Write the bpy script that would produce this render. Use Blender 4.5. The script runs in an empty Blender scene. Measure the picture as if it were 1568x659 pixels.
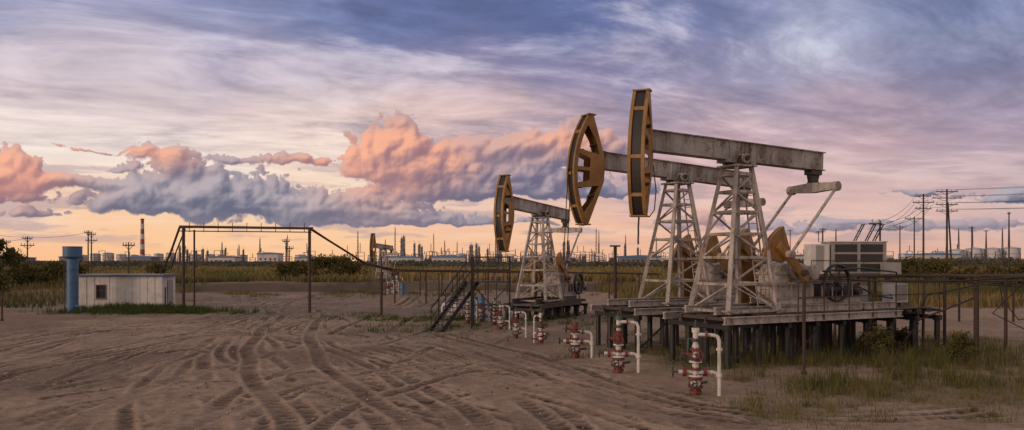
import bpy, math, random
import numpy as np
from mathutils import Vector, Matrix
from mathutils.geometry import tessellate_polygon
random.seed(7); rng=np.random.default_rng(7)
scene=bpy.context.scene
HC=3.4; F=1200.0; PX0=784.0; HY=400.0
def gx(px,d): return (px-PX0)/F*d
def gz(py,d): return HC-(py-HY)/F*d
def g(px,py,z=0.0):
    d=(HC-z)*F/(py-HY); return (gx(px,d),d)
def srgb(r,g_,b):
    f=lambda c:(c/12.92 if c<=0.04045 else ((c+0.055)/1.055)**2.4)
    return (f(r),f(g_),f(b),1.0)
# ------------------------------------------------------------------ node helper
class NT:
    def __init__(s,nt): s.nt=nt
    def set(s,inp,v):
        if v is None: return
        if isinstance(v,bpy.types.NodeSocket): s.nt.links.new(v,inp)
        else:
            if isinstance(v,(tuple,list)) and inp.type=='VECTOR': inp.default_value=tuple(v)[:3]
            elif isinstance(v,(tuple,list)) and inp.type=='RGBA': inp.default_value=tuple(v) if len(v)==4 else tuple(v)+(1,)
            else: inp.default_value=v
    def M(s,op,a,b=None,c=None,clamp=False):
        n=s.nt.nodes.new('ShaderNodeMath'); n.operation=op; n.use_clamp=clamp
        s.set(n.inputs[0],a); s.set(n.inputs[1],b)
        if c is not None: s.set(n.inputs[2],c)
        return n.outputs[0]
    def V(s,op,a,b=None,scale=None):
        n=s.nt.nodes.new('ShaderNodeVectorMath'); n.operation=op
        s.set(n.inputs[0],a)
        if b is not None: s.set(n.inputs[1],b)
        if scale is not None: s.set(n.inputs[3],scale)
        return n.outputs['Value'] if op in('LENGTH','DOT_PRODUCT') else n.outputs[0]
    def mix(s,f,a,b,mode='MIX'):
        n=s.nt.nodes.new('ShaderNodeMix'); n.data_type='RGBA'; n.blend_type=mode
        s.set(n.inputs[0],f); s.set(n.inputs[6],a); s.set(n.inputs[7],b); return n.outputs[2]
    def noise(s,vec,scale,detail=4,rough=0.5,dist=0.0,dim='3D',color=False):
        n=s.nt.nodes.new('ShaderNodeTexNoise'); n.noise_dimensions=dim
        s.set(n.inputs['Vector'],vec); n.inputs['Scale'].default_value=scale
        n.inputs['Detail'].default_value=detail; n.inputs['Roughness'].default_value=rough
        n.inputs['Distortion'].default_value=dist
        return n.outputs[1] if color else n.outputs[0]
    def ss(s,x,a,b):
        n=s.nt.nodes.new('ShaderNodeMapRange'); n.interpolation_type='SMOOTHSTEP'
        s.set(n.inputs[0],x); n.inputs[1].default_value=a; n.inputs[2].default_value=b
        n.inputs[3].default_value=0; n.inputs[4].default_value=1; return n.outputs[0]
    def ramp(s,f,stops):
        n=s.nt.nodes.new('ShaderNodeValToRGB'); s.set(n.inputs[0],f)
        e=n.color_ramp.elements
        while len(e)<len(stops): e.new(0.5)
        for i,(p,c) in enumerate(stops): e[i].position=p; e[i].color=c
        return n.outputs[0]
    def comb(s,x,y,z=0.0):
        n=s.nt.nodes.new('ShaderNodeCombineXYZ'); s.set(n.inputs[0],x); s.set(n.inputs[1],y); s.set(n.inputs[2],z); return n.outputs[0]
    def sep(s,v):
        n=s.nt.nodes.new('ShaderNodeSeparateXYZ'); s.set(n.inputs[0],v); return n.outputs
# ------------------------------------------------------------------ materials
def newmat(name):
    m=bpy.data.materials.new(name); m.use_nodes=True
    return m,NT(m.node_tree),m.node_tree.nodes['Principled BSDF']
def coords(t):
    return t.nt.nodes.new('ShaderNodeTexCoord').outputs['Object']
def paint(name,col,rust=0.25,rough=0.55,rustcol=(0.10,0.045,0.022,1),metal=0.0,sc=1.0,dirt=0.35,bump=0.2,rmax=1.0):
    m,t,b=newmat(name); c=coords(t)
    st=t.V('MULTIPLY',c,(sc*1.0,sc*1.0,sc*0.35))
    n1=t.noise(st,5,7,0.68); n2=t.noise(c,1.3*sc,4,0.6); n3=t.noise(c,22*sc,3,0.6)
    col4=tuple(col)+(1,)
    dk=(col[0]*0.52,col[1]*0.47,col[2]*0.43,1)
    base=t.mix(t.M('MULTIPLY',t.ss(n2,0.38,0.72),dirt),col4,dk)
    base=t.mix(t.M('MULTIPLY',t.ss(n3,0.5,0.75),dirt*0.6),base,dk)
    n5=t.noise(t.V('MULTIPLY',c,(sc*3.0,sc*3.0,sc*0.25)),2.0,5,0.65)
    base=t.mix(t.M('MULTIPLY',t.ss(n5,0.52,0.68),dirt*0.9),base,dk)
    th=0.78-rust*0.55
    rf=t.M('MULTIPLY',t.ss(t.M('ADD',t.M('MULTIPLY',n1,0.7),t.M('MULTIPLY',n3,0.3)),th-0.06,th+0.10),rmax)
    base=t.mix(rf,base,rustcol)
    t.set(b.inputs['Base Color'],base)
    t.set(b.inputs['Roughness'],t.M('ADD',rough,t.M('MULTIPLY',rf,0.3),clamp=True))
    b.inputs['Metallic'].default_value=metal
    if bump>0:
        bp=t.nt.nodes.new('ShaderNodeBump'); bp.inputs['Strength'].default_value=bump; bp.inputs['Distance'].default_value=0.01
        t.set(bp.inputs['Height'],n3); t.set(b.inputs['Normal'],bp.outputs[0])
    return m
MAT={}
MAT['white']=paint('weathered_white_paint',(0.43,0.395,0.365),rust=0.44,dirt=0.85,rmax=0.85)
MAT['beam']=paint('beam_grey_white_paint',(0.37,0.355,0.34),rust=0.46,dirt=0.9,sc=0.6,rmax=0.9,rustcol=(0.12,0.07,0.05,1))
MAT['pipe']=paint('pipe_white_paint',(0.60,0.58,0.55),rust=0.34,sc=3,rmax=0.85)
MAT['gold']=paint('mustard_paint',(0.29,0.148,0.036),rust=0.34,dirt=0.75,rustcol=(0.06,0.038,0.02,1),rmax=0.85)
MAT['black']=paint('black_steel',(0.015,0.014,0.014),rust=0.28,rustcol=(0.04,0.025,0.018,1))
MAT['dark']=paint('dark_oily_steel',(0.045,0.038,0.035),rust=0.42)
MAT['rust']=paint('rusty_steel',(0.042,0.026,0.02),rust=0.45,rough=0.75,rustcol=(0.08,0.043,0.03,1))
MAT['red']=paint('red_valve_paint',(0.19,0.028,0.025),rust=0.44,sc=3,rustcol=(0.08,0.05,0.04,1))
MAT['blue']=paint('blue_tank_paint',(0.055,0.14,0.27),rust=0.25,dirt=0.5)
MAT['green']=paint('green_valve_paint',(0.05,0.13,0.10),rust=0.35,sc=3)
MAT['cable']=paint('cable_rubber',(0.012,0.012,0.012),rust=0.0)
MAT['cabin']=paint('cabin_white_panel',(0.58,0.56,0.53),rust=0.16,dirt=0.5)
MAT['cabroof']=paint('cabin_blue_trim',(0.07,0.10,0.22),rust=0.1)
MAT['frame']=paint('brown_window_frame',(0.11,0.05,0.03),rust=0.1)
MAT['grey']=paint('grey_panel',(0.27,0.26,0.25),rust=0.2)
MAT['louvre']=paint('dark_louvre',(0.06,0.06,0.06),rust=0.2)
MAT['wood']=paint('weathered_wood',(0.06,0.045,0.038),rust=0.2,rough=0.85)
MAT['ceram']=paint('white_insulator',(0.42,0.40,0.38),rust=0.0)
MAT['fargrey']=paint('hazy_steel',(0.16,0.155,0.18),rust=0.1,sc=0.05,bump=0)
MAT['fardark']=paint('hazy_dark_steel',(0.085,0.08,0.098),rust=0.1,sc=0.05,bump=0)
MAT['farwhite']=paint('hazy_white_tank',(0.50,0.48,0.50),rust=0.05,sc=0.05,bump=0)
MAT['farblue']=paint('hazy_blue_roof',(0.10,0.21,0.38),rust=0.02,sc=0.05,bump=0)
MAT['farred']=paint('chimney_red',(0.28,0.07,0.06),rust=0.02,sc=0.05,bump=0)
m,t,b=newmat('window_glass'); b.inputs['Base Color'].default_value=(0.03,0.035,0.045,1); b.inputs['Roughness'].default_value=0.08; MAT['glass']=m
# ------------------------------------------------------------------ mesh builder
import bmesh
class B:
    def __init__(s): s.v=[]; s.f=[]; s.m=[]; s.mats=[]
    def mi(s,k):
        if k not in s.mats: s.mats.append(k)
        return s.mats.index(k)
    def add(s,vs,fs,mat):
        o=len(s.v); s.v+= [tuple(v) for v in vs]; i=s.mi(mat)
        for f in fs: s.f.append(tuple(o+k for k in f)); s.m.append(i)
    @staticmethod
    def basis(P,Q,up=(0,0,1)):
        d=(Vector(Q)-Vector(P)); d.normalize(); u=Vector(up)
        if abs(d.dot(u))>0.98: u=Vector((1,0,0))
        sd=d.cross(u).normalized(); u=sd.cross(d).normalized(); return d,sd,u
    def bar(s,P,Q,w,h,mat,up=(0,0,1),w2=None,h2=None):
        P=Vector(P);Q=Vector(Q); d,sd,u=s.basis(P,Q,up); w2=w if w2 is None else w2; h2=h if h2 is None else h2
        vs=[]
        for (p,a,c) in((P,w,h),(Q,w2,h2)):
            for i,j in((-1,-1),(1,-1),(1,1),(-1,1)): vs.append(p+sd*(i*a/2)+u*(j*c/2))
        s.add(vs,[(3,2,1,0),(4,5,6,7),(0,1,5,4),(1,2,6,5),(2,3,7,6),(3,0,4,7)],mat)
    def box(s,c,sz,mat):
        x,y,z=c; a,b_,c_=[k/2 for k in sz]
        s.bar((x-a,y,z),(x+a,y,z),sz[1],sz[2],mat)
    def ibeam(s,P,Q,w,h,mat,t=0.03,up=(0,0,1)):
        P=Vector(P);Q=Vector(Q); d,sd,u=s.basis(P,Q,up)
        s.bar(P,Q,w*0.35,h-2*t,mat,up)
        s.bar(P+u*(h/2-t/2),Q+u*(h/2-t/2),w,t,mat,up)
        s.bar(P-u*(h/2-t/2),Q-u*(h/2-t/2),w,t,mat,up)
    def cyl(s,P,Q,r,mat,r2=None,n=12):
        P=Vector(P);Q=Vector(Q); d,sd,u=s.basis(P,Q); r2=r if r2 is None else r2
        vs=[]
        for (p,rr) in((P,r),(Q,r2)):
            for k in range(n):
                a=2*math.pi*k/n; vs.append(p+sd*(rr*math.cos(a))+u*(rr*math.sin(a)))
        fs=[(k,(k+1)%n,n+(k+1)%n,n+k) for k in range(n)]
        fs+=[tuple(range(n))[::-1],tuple(range(n,2*n))]
        s.add(vs,fs,mat)
    def tube(s,pts,r,mat,n=8):
        pts=[Vector(p) for p in pts]; vs=[];fs=[]
        pu=None
        for i,p in enumerate(pts):
            d=(pts[min(i+1,len(pts)-1)]-pts[max(i-1,0)]).normalized()
            if pu is None:
                u=Vector((0,0,1)) if abs(d.z)<0.9 else Vector((1,0,0))
            else: u=pu
            sd=d.cross(u).normalized(); u=sd.cross(d).normalized(); pu=u
            for k in range(n):
                a=2*math.pi*k/n; vs.append(p+sd*(r*math.cos(a))+u*(r*math.sin(a)))
        for i in range(len(pts)-1):
            for k in range(n): fs.append((i*n+k,i*n+(k+1)%n,(i+1)*n+(k+1)%n,(i+1)*n+k))
        fs+=[tuple(range(n))[::-1],tuple(range((len(pts)-1)*n,len(pts)*n))]
        s.add(vs,fs,mat)
    def torus(s,c,ax,R,r,mat,n=24,k=6):
        c=Vector(c); ax=Vector(ax).normalized(); _,sd,u=s.basis((0,0,0),ax)
        vs=[];fs=[]
        for i in range(n):
            a=2*math.pi*i/n; e=sd*math.cos(a)+u*math.sin(a)
            for j in range(k):
                q=2*math.pi*j/k; vs.append(c+e*(R+r*math.cos(q))+ax*(r*math.sin(q)))
        for i in range(n):
            for j in range(k): fs.append((i*k+j,((i+1)%n)*k+j,((i+1)%n)*k+(j+1)%k,i*k+(j+1)%k))
        s.add(vs,fs,mat)
    def wheel(s,c,ax,R,r,mat,spokes=5,hub=None,tm=None):
        s.torus(c,ax,R,r,mat)
        c=Vector(c);ax=Vector(ax).normalized(); _,sd,u=s.basis((0,0,0),ax)
        hub=hub or r*2.2
        s.cyl(c-ax*r*1.5,c+ax*r*1.5,hub,mat)
        for i in range(spokes):
            a=2*math.pi*i/spokes+0.3; e=sd*math.cos(a)+u*math.sin(a)
            s.bar(c+e*hub*0.8,c+e*R,r*1.1,r*0.8,mat,up=ax)
    def prism(s,loops,O,ax,ay,th,mat):
        O=Vector(O);ax=Vector(ax);ay=Vector(ay);nz=ax.cross(ay).normalized()
        tri=tessellate_polygon([[Vector((p[0],p[1],0)) for p in L] for L in loops])
        flat=[p for L in loops for p in L]; n=len(flat)
        vs=[O+ax*p[0]+ay*p[1]+nz*(th/2) for p in flat]+[O+ax*p[0]+ay*p[1]-nz*(th/2) for p in flat]
        fs=[tuple(x) for x in tri]+[tuple(n+k for k in x[::-1]) for x in tri]
        o=0
        for L in loops:
            for k in range(len(L)):
                a=o+k;b_=o+(k+1)%len(L); fs.append((a,b_,n+b_,n+a))
            o+=len(L)
        s.add(vs,fs,mat)
    def obj(s,name,parent=None):
        me=bpy.data.meshes.new(name); me.from_pydata(s.v,[],s.f)
        for k in s.mats: me.materials.append(MAT[k])
        me.polygons.foreach_set('material_index',s.m)
        me.polygons.foreach_set('use_smooth',[True]*len(s.f))
        bm=bmesh.new(); bm.from_mesh(me); bmesh.ops.recalc_face_normals(bm,faces=bm.faces); bm.to_mesh(me); bm.free()
        me.set_sharp_from_angle(angle=math.radians(32))
        o=bpy.data.objects.new(name,me); scene.collection.objects.link(o)
        if parent: o.parent=parent
        return o
def empty(name,loc=(0,0,0),rz=0,sc=1):
    e=bpy.data.objects.new(name,None); e.location=loc; e.rotation_euler=(0,0,rz); e.scale=(sc,)*3
    e.empty_display_size=0.3; scene.collection.objects.link(e); return e
# ------------------------------------------------------------------ terrain
def vn(x,y,sc,seed):
    T=np.random.default_rng(seed).random((256,256))
    X=x/sc;Y=y/sc; xi=np.floor(X).astype(int);yi=np.floor(Y).astype(int); fx=X-xi;fy=Y-yi
    fx=fx*fx*(3-2*fx);fy=fy*fy*(3-2*fy)
    a=T[xi%256,yi%256];b_=T[(xi+1)%256,yi%256];c=T[xi%256,(yi+1)%256];d=T[(xi+1)%256,(yi+1)%256]
    return (a*(1-fx)+b_*fx)*(1-fy)+(c*(1-fx)+d*fx)*fy-0.5
def sst(x,a,b_):
    t_=np.clip((x-a)/(b_-a),0,1); return t_*t_*(3-2*t_)
def edgef(x,y): return 86+6*vn(x,y*0,14,3)+2.5*vn(x,y*0,3,4)+np.clip(x-5,0,60)*0.1
def Hbase(x,y):
    x=np.asarray(x,float);y=np.asarray(y,float)
    edge=edgef(x,y)
    h=1.0*sst(y,edge,edge+2.0)
    for (cx,cy,rx,ry,a) in((-40,66,6,4,1.0),(-33,70,5,4,0.6),(-8.5,62,3,1.6,0.7),(-25,53,5,2.2,0.28),(-47,60,6,5,0.8),(20,75,14,5,0.5),(-16,76,6,2.5,0.35),(-4,80,5,2,0.4)):
        h=h+a*np.exp(-((x-cx)/rx)**2-((y-cy)/ry)**2)*(1+0.5*vn(x,y,1.3,5))
    far=sst(y,45,90)
    h=h+vn(x,y,9,11)*0.10*(1+2*far)+vn(x,y,2.6,12)*0.05*(1+2*far)
    return h
def Hb(x,y): return float(Hbase(np.array([x]),np.array([y]))[0])
xd=np.arange(-25,21,0.06)
def grow(s0,step,lim,gr):
    o=[];p=s0;st=step
    while p<lim: st*=gr; p+=st; o.append(p)
    return np.array(o)
right=grow(21,0.06,4500,1.06); left=grow(25,0.06,4500,1.06)
xs=np.concatenate([-left[::-1],xd,right])
yl=[14.0]
while yl[-1]<70: yl.append(yl[-1]*1.0030)
up=grow(yl[-1],0.21,5000,1.035); dn=grow(-14,0.08,300,1.15)
ys=np.concatenate([-dn[::-1],np.array(yl),up])
X,Y=np.meshgrid(xs,ys,indexing='ij')
Hh=Hbase(X,Y)
near=1-sst(Y,60,85)
Hh+=near*(vn(X,Y,0.9,21)*0.04+vn(X,Y,0.35,22)*0.035+vn(X,Y,0.16,23)*0.028+vn(X,Y,0.09,24)*0.016)
TR=np.zeros_like(Hh); DZ=np.zeros_like(Hh)
def catmull(pts,step=0.03):
    P=np.array(pts,float); P=np.vstack([2*P[0]-P[1],P,2*P[-1]-P[-2]]); out=[]
    for i in range(1,len(P)-2):
        L=np.linalg.norm(P[i+1]-P[i]); n=max(2,int(L/step)); t_=np.linspace(0,1,n,endpoint=False)[:,None]
        out.append(0.5*((2*P[i])+(-P[i-1]+P[i+1])*t_+(2*P[i-1]-5*P[i]+4*P[i+1]-P[i+2])*t_**2+(-P[i-1]+3*P[i]-3*P[i+1]+P[i+2])*t_**3))
    return np.vstack(out)
def stamp(pts,gauge=1.9,width=0.44,deep=0.06,dark=1.0,tread=0.30,wheels=(-0.5,0.5)):
    C=catmull(pts); D=np.gradient(C,axis=0); L=np.linalg.norm(D,axis=1)+1e-9; D/=L[:,None]; Nn=np.stack([-D[:,1],D[:,0]],1)
    S=np.cumsum(L); 
    for wf in wheels:
        off=wf*gauge
        w=np.arange(-width/2-0.10,width/2+0.101,0.03)
        wob=0.06*np.sin(S*0.7+off)+0.25*vn(S,S*0+off,3.0,8)
        PXX=C[:,None,0]+Nn[:,None,0]*(off+w[None]+wob[:,None]); PYY=C[:,None,1]+Nn[:,None,1]*(off+w[None]+wob[:,None])
        aw=np.abs(w)[None]; ins=1-sst(aw,width/2-0.04,width/2+0.01)
        tr=np.clip(np.sin(2*np.pi*(S[:,None]/tread+aw*2.0))*1.6,-1,1)
        nn=vn(S[:,None]+0*aw,aw*1.0+S[:,None]*0,0.22,int(abs(off*50))+3)
        fade=sst(vn(S+off*31,S*0,4,int(abs(gauge*100)))+0.5,0.15,0.55)[:,None]
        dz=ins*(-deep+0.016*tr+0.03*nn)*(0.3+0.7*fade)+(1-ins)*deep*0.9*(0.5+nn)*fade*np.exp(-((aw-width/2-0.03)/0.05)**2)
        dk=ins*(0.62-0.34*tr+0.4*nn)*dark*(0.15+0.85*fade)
        ix=np.clip(np.searchsorted(xs,PXX),0,len(xs)-1); iy=np.clip(np.searchsorted(ys,PYY),0,len(ys)-1)
        msk=(ins+0*tr)>0.05
        e=~msk
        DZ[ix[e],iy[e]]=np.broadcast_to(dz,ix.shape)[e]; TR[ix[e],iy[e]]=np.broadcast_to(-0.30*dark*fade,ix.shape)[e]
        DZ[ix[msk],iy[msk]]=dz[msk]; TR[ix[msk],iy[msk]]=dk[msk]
TRK=[
 [(760,700),(600,620),(500,560),(445,515),(405,483),(380,465),(365,450)],
 [(430,700),(385,610),(335,565),(365,512),(410,483),(430,463),(520,452)],
 [(300,640),(252,590),(262,550),(310,520),(360,497),(390,478)],
 [(-20,548),(80,522),(200,507),(350,503),(500,513),(640,535),(760,570)],
 [(-20,605),(120,578),(250,545),(330,512),(380,490)],
 [(930,700),(830,610),(700,560),(570,522),(490,490),(440,468)],
 [(700,690),(560,630),(430,602),(290,592),(140,612),(-20,650)],
 [(1010,680),(900,615),(760,592),(620,605),(500,650),(450,700)],
 [(60,700),(120,612),(200,560),(300,522),(380,492),(440,470)],
 [(-20,522),(60,511),(180,499),(300,491),(420,482),(560,478)],
 [(500,700),(490,620),(530,565),(640,522),(700,503)],
 [(640,700),(560,640),(500,590),(430,550),(330,530),(200,540),(60,580),(-20,600)],
 [(860,700),(720,640),(560,610),(420,570),(380,530),(420,500),(500,482)],
 [(1200,690),(1020,640),(860,600),(700,575),(560,572),(420,590),(300,640)],
 [(200,700),(230,640),(330,585),(460,545),(560,505),(600,485)],
 [(-20,570),(120,545),(260,520),(380,508),(520,528),(640,570),(760,640),(800,700)],
 [(700,540),(640,560),(560,560),(470,530),(430,500)],
 [(330,700),(420,640),(560,590),(700,560),(820,560),(900,575)],
 [(1568,640),(1350,650),(1150,640),(980,615),(860,575),(760,540),(650,512)],
 [(560,700),(520,640),(460,585),(430,540),(440,505),(470,480)],
 [(-20,505),(150,490),(300,470),(420,462),(560,458),(700,470)],
 [(260,462),(380,468),(500,474),(620,470),(680,462)],
 [(300,495),(420,472),(520,455),(600,447)],
]
for i in range(40):
    T=TRK[i%len(TRK)]; j=random.uniform(-3.0,3.0); k_=random.uniform(-2.5,2.5)
    pts=[(lambda p:(p[0]+j,p[1]*(1+0.02*k_)+k_*0.5))(g(a,b_)) for a,b_ in T]
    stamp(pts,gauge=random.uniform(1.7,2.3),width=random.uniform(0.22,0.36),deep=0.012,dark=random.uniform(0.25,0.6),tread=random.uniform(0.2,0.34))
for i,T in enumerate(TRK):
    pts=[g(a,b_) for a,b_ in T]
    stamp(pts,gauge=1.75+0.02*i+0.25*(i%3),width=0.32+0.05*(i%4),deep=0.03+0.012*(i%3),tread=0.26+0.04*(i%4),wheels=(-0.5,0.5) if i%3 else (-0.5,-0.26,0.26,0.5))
def blur(A):
    Bm=A.copy(); Bm[1:-1,1:-1]=0.6*A[1:-1,1:-1]+0.1*(A[2:,1:-1]+A[:-2,1:-1]+A[1:-1,2:]+A[1:-1,:-2]); return Bm
DZ=blur(DZ);TR=blur(TR)
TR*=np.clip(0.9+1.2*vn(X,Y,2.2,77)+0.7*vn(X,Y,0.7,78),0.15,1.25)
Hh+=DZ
def gauss(cx,cy,rx,ry): return np.exp(-((X-cx)/rx)**2-((Y-cy)/ry)**2)
nz=vn(X,Y,3,31)+0.5*vn(X,Y,1.0,32)+0.25*vn(X,Y,0.4,33)
edge=edgef(X,Y)
GR=sst(Y+nz*1.0,edge+1.8,edge+3.0)
BK=sst(Y+nz,edge-1.5,edge)*(1-sst(Y+nz,edge+1.6,edge+2.6))
rightz=sst(X-0.03*Y+nz*2.5,5.0,8.0)*sst(Y+nz*4,15,18)
GR=np.maximum(GR,rightz*0.6*sst(nz,-0.2,0.5)*(1-sst(Y,34,37)*(1-sst(Y,58,64))))
GR=np.maximum(GR,sst(X,9,14)*sst(Y+nz*4,56,62))
GR=np.maximum(GR,np.clip(1.3*gauss(-24.5,52,5.5,1.6)+nz*0.4-0.2,0,1))
GR=np.maximum(GR,np.clip(1.2*gauss(-2,43,7,3.5)+nz*0.9-0.4,0,1))
GR=np.maximum(GR,np.clip(1.1*gauss(6,30,3,9)+nz*0.8-0.35,0,1)*0.6)
GR=np.maximum(GR,np.clip(sst(-X,36,42)*sst(Y,56,60)+nz*0.3,0,1)*sst(-X,33,36))
GR=np.maximum(GR,np.clip(1.2*gauss(-14,78,14,4)+nz*0.9-0.6,0,1)*0.7)
GV=sst(Y+nz*8,44,54)*(1-GR)*sst(-X,-8,2)*np.clip(0.75+nz,0,1)
GV=np.maximum(GV,np.clip(gauss(5,42,12,8)+nz*0.5,0,1)*0.5)
GV=np.clip(GV,0,1)
DP=np.clip(sst(vn(X,Y,7,91)+0.6*vn(X,Y,2.2,92)+0.3*vn(X,Y,0.7,93),-0.05,0.45),0,1)*(1-rightz*0.7)
nx,ny=len(xs),len(ys)
me=bpy.data.meshes.new('ground')
co=np.stack([X,Y,Hh],-1).reshape(-1,3).astype(np.float32)
idx=np.arange(nx*ny).reshape(nx,ny)
q=np.stack([idx[:-1,:-1],idx[1:,:-1],idx[1:,1:],idx[:-1,1:]],-1).reshape(-1,4)
me.vertices.add(nx*ny); me.vertices.foreach_set('co',co.ravel())
me.loops.add(q.size); me.loops.foreach_set('vertex_index',q.ravel().astype(np.int32))
me.polygons.add(len(q)); me.polygons.foreach_set('loop_start',(np.arange(len(q))*4).astype(np.int32))
me.polygons.foreach_set('use_smooth',np.ones(len(q),bool))
me.update(calc_edges=True)
for nm,A in(('track',TR),('grass',GR),('gravel',GV),('bank',BK),('damp',DP)):
    at=me.attributes.new(nm,'FLOAT','POINT'); at.data.foreach_set('value',A.reshape(-1).astype(np.float32))
gr=bpy.data.objects.new('ground',me); scene.collection.objects.link(gr)
m,t,b=newmat('sandy_ground')
def attr(t,n):
    a=t.nt.nodes.new('ShaderNodeAttribute'); a.attribute_name=n; return a.outputs['Fac']
c=coords(t)
n1=t.noise(c,0.35,5,0.6); n2=t.noise(c,2.2,7,0.7); n3=t.noise(c,14,5,0.7); n4=t.noise(c,60,2,0.6)
base=t.mix(t.ss(n1,0.35,0.65),(0.27,0.188,0.132,1),(0.36,0.262,0.19,1))
base=t.mix(t.M('MULTIPLY',attr(t,'damp'),0.75),base,(0.155,0.105,0.077,1))
base=t.mix(t.M('MULTIPLY',t.ss(n2,0.42,0.66),0.6),base,(0.15,0.102,0.074,1))
base=t.mix(t.M('MULTIPLY',t.ss(n3,0.5,0.68),0.5),base,(0.43,0.325,0.245,1))
base=t.mix(t.M('MULTIPLY',t.ss(n4,0.52,0.72),0.4),base,(0.11,0.075,0.056,1))
gcol=t.mix(t.ss(n3,0.4,0.65),(0.115,0.090,0.077,1),(0.23,0.185,0.155,1))
base=t.mix(t.M('MULTIPLY',attr(t,'gravel'),0.7),base,gcol)
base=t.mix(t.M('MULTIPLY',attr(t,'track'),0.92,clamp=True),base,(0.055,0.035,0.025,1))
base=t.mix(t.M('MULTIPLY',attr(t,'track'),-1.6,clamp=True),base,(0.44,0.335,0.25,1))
grc=t.mix(t.ss(n2,0.4,0.62),(0.065,0.065,0.022,1),(0.18,0.135,0.058,1))
base=t.mix(t.M('MULTIPLY',attr(t,'grass'),0.8),base,grc)
base=t.mix(t.M('MULTIPLY',attr(t,'bank'),0.80),base,(0.065,0.048,0.038,1))
t.set(b.inputs['Base Color'],base); b.inputs['Roughness'].default_value=0.9
b.inputs['Specular IOR Level'].default_value=0.2
bp=t.nt.nodes.new('ShaderNodeBump'); bp.inputs['Strength'].default_value=1.0; bp.inputs['Distance'].default_value=0.06
t.set(bp.inputs['Height'],t.M('ADD',t.M('MULTIPLY',n2,0.8),t.M('ADD',t.M('MULTIPLY',n3,0.7),t.M('MULTIPLY',n4,0.25)))); t.set(b.inputs['Normal'],bp.outputs[0])
me.materials.append(m)
# ------------------------------------------------------------------ vegetation
def folmat(name,c1,c2,c3):
    m,t,b=newmat(name); a=attr(t,'tint')
    col=t.ramp(a,[(0.0,c1+(1,)),(0.5,c2+(1,)),(1.0,c3+(1,))])
    t.set(b.inputs['Base Color'],col); b.inputs['Roughness'].default_value=0.75
    b.inputs['Specular IOR Level'].default_value=0.2
    tr=t.nt.nodes.new('ShaderNodeBsdfTranslucent'); t.set(tr.inputs[0],col)
    mx=t.nt.nodes.new('ShaderNodeMixShader'); mx.inputs[0].default_value=0.3
    t.nt.links.new(b.outputs[0],mx.inputs[1]); t.nt.links.new(tr.outputs[0],mx.inputs[2])
    t.nt.links.new(mx.outputs[0],t.nt.nodes['Material Output'].inputs[0]); return m
GM=folmat('dry_grass_blades',(0.065,0.08,0.022),(0.16,0.13,0.046),(0.30,0.205,0.09))
GM2=folmat('green_grass_blades',(0.04,0.07,0.018),(0.08,0.10,0.026),(0.16,0.135,0.05))
LM=folmat('autumn_leaves',(0.035,0.045,0.014),(0.08,0.078,0.024),(0.20,0.125,0.035))
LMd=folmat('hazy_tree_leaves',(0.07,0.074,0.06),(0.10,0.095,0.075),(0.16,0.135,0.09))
def rawmesh(name,co,faces,tint,mat,fsize):
    me=bpy.data.meshes.new(name); n=len(co)
    me.vertices.add(n); me.vertices.foreach_set('co',co.astype(np.float32).ravel())
    me.loops.add(faces.size); me.loops.foreach_set('vertex_index',faces.ravel().astype(np.int32))
    me.polygons.add(len(faces)); me.polygons.foreach_set('loop_start',(np.arange(len(faces))*fsize).astype(np.int32))
    me.update(calc_edges=True)
    at=me.attributes.new('tint','FLOAT','POINT'); at.data.foreach_set('value',tint.astype(np.float32))
    me.materials.append(mat); o=bpy.data.objects.new(name,me); scene.collection.objects.link(o); return o
def grass(name,x,y,h,w,mat,tint,lean=0.35,zo=0):
    n=len(x); z=Hbase(x,y)-0.03+zo; a=rng.random(n)*2*np.pi; la=rng.random(n)*2*np.pi; le=rng.random(n)*lean*h
    dx=np.cos(a)*w/2; dy=np.sin(a)*w/2
    v0=np.stack([x-dx,y-dy,z],1);v1=np.stack([x+dx,y+dy,z],1)
    mx=x+np.cos(la)*le*0.35;my=y+np.sin(la)*le*0.35
    v2=np.stack([mx+dx*0.7,my+dy*0.7,z+h*0.55],1);v3=np.stack([mx-dx*0.7,my-dy*0.7,z+h*0.55],1)
    v4=np.stack([x+np.cos(la)*le,y+np.sin(la)*le,z+h],1)
    co=np.stack([v0,v1,v2,v3,v4],1).reshape(-1,3); o=(np.arange(n)*5)[:,None]
    f=np.concatenate([o+np.array([[0,1,2]]),o+np.array([[0,2,3]]),o+np.array([[3,2,4]])],0)
    return rawmesh(name,co,f,np.repeat(tint,5),mat,3)
def tufts(n_t,fx,fy,per,spread,hm,wd,tmid):
    xs_=[];ys_=[];hs=[];ws=[];ts=[]
    cx,cy=fx,fy
    for i in range(len(cx)):
        k=int(per*(0.5+rng.random())); s_=spread*(0.5+rng.random()); hh=hm*(0.45+0.9*rng.random()); tt=tmid+0.5*(rng.random()-0.5)
        xs_.append(cx[i]+rng.normal(0,s_,k)); ys_.append(cy[i]+rng.normal(0,s_,k)); hs.append(hh*(0.5+0.6*rng.random(k))); ws.append(np.full(k,wd)); ts.append(np.clip(tt+0.25*(rng.random(k)-0.5),0,1))
    return [np.concatenate(a) for a in (xs_,ys_,hs,ws,ts)]
n=3000; px=rng.uniform(5,21,n); py=15.5+rng.random(n)**1.1*22
keep=(vn(px,py,3,31)+0.5*vn(px,py,1.0,32)+0.24>rng.random(n)*0.55)&(px>5.2+0.05*(py-16)+vn(px,py,2,44)*3)
px,py=px[keep],py[keep]
a=tufts(0,px,py,16,0.16,0.26,0.014,0.42); grass('dry_grass',a[0],a[1],a[2],a[3],GM,a[4],0.7)
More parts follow.
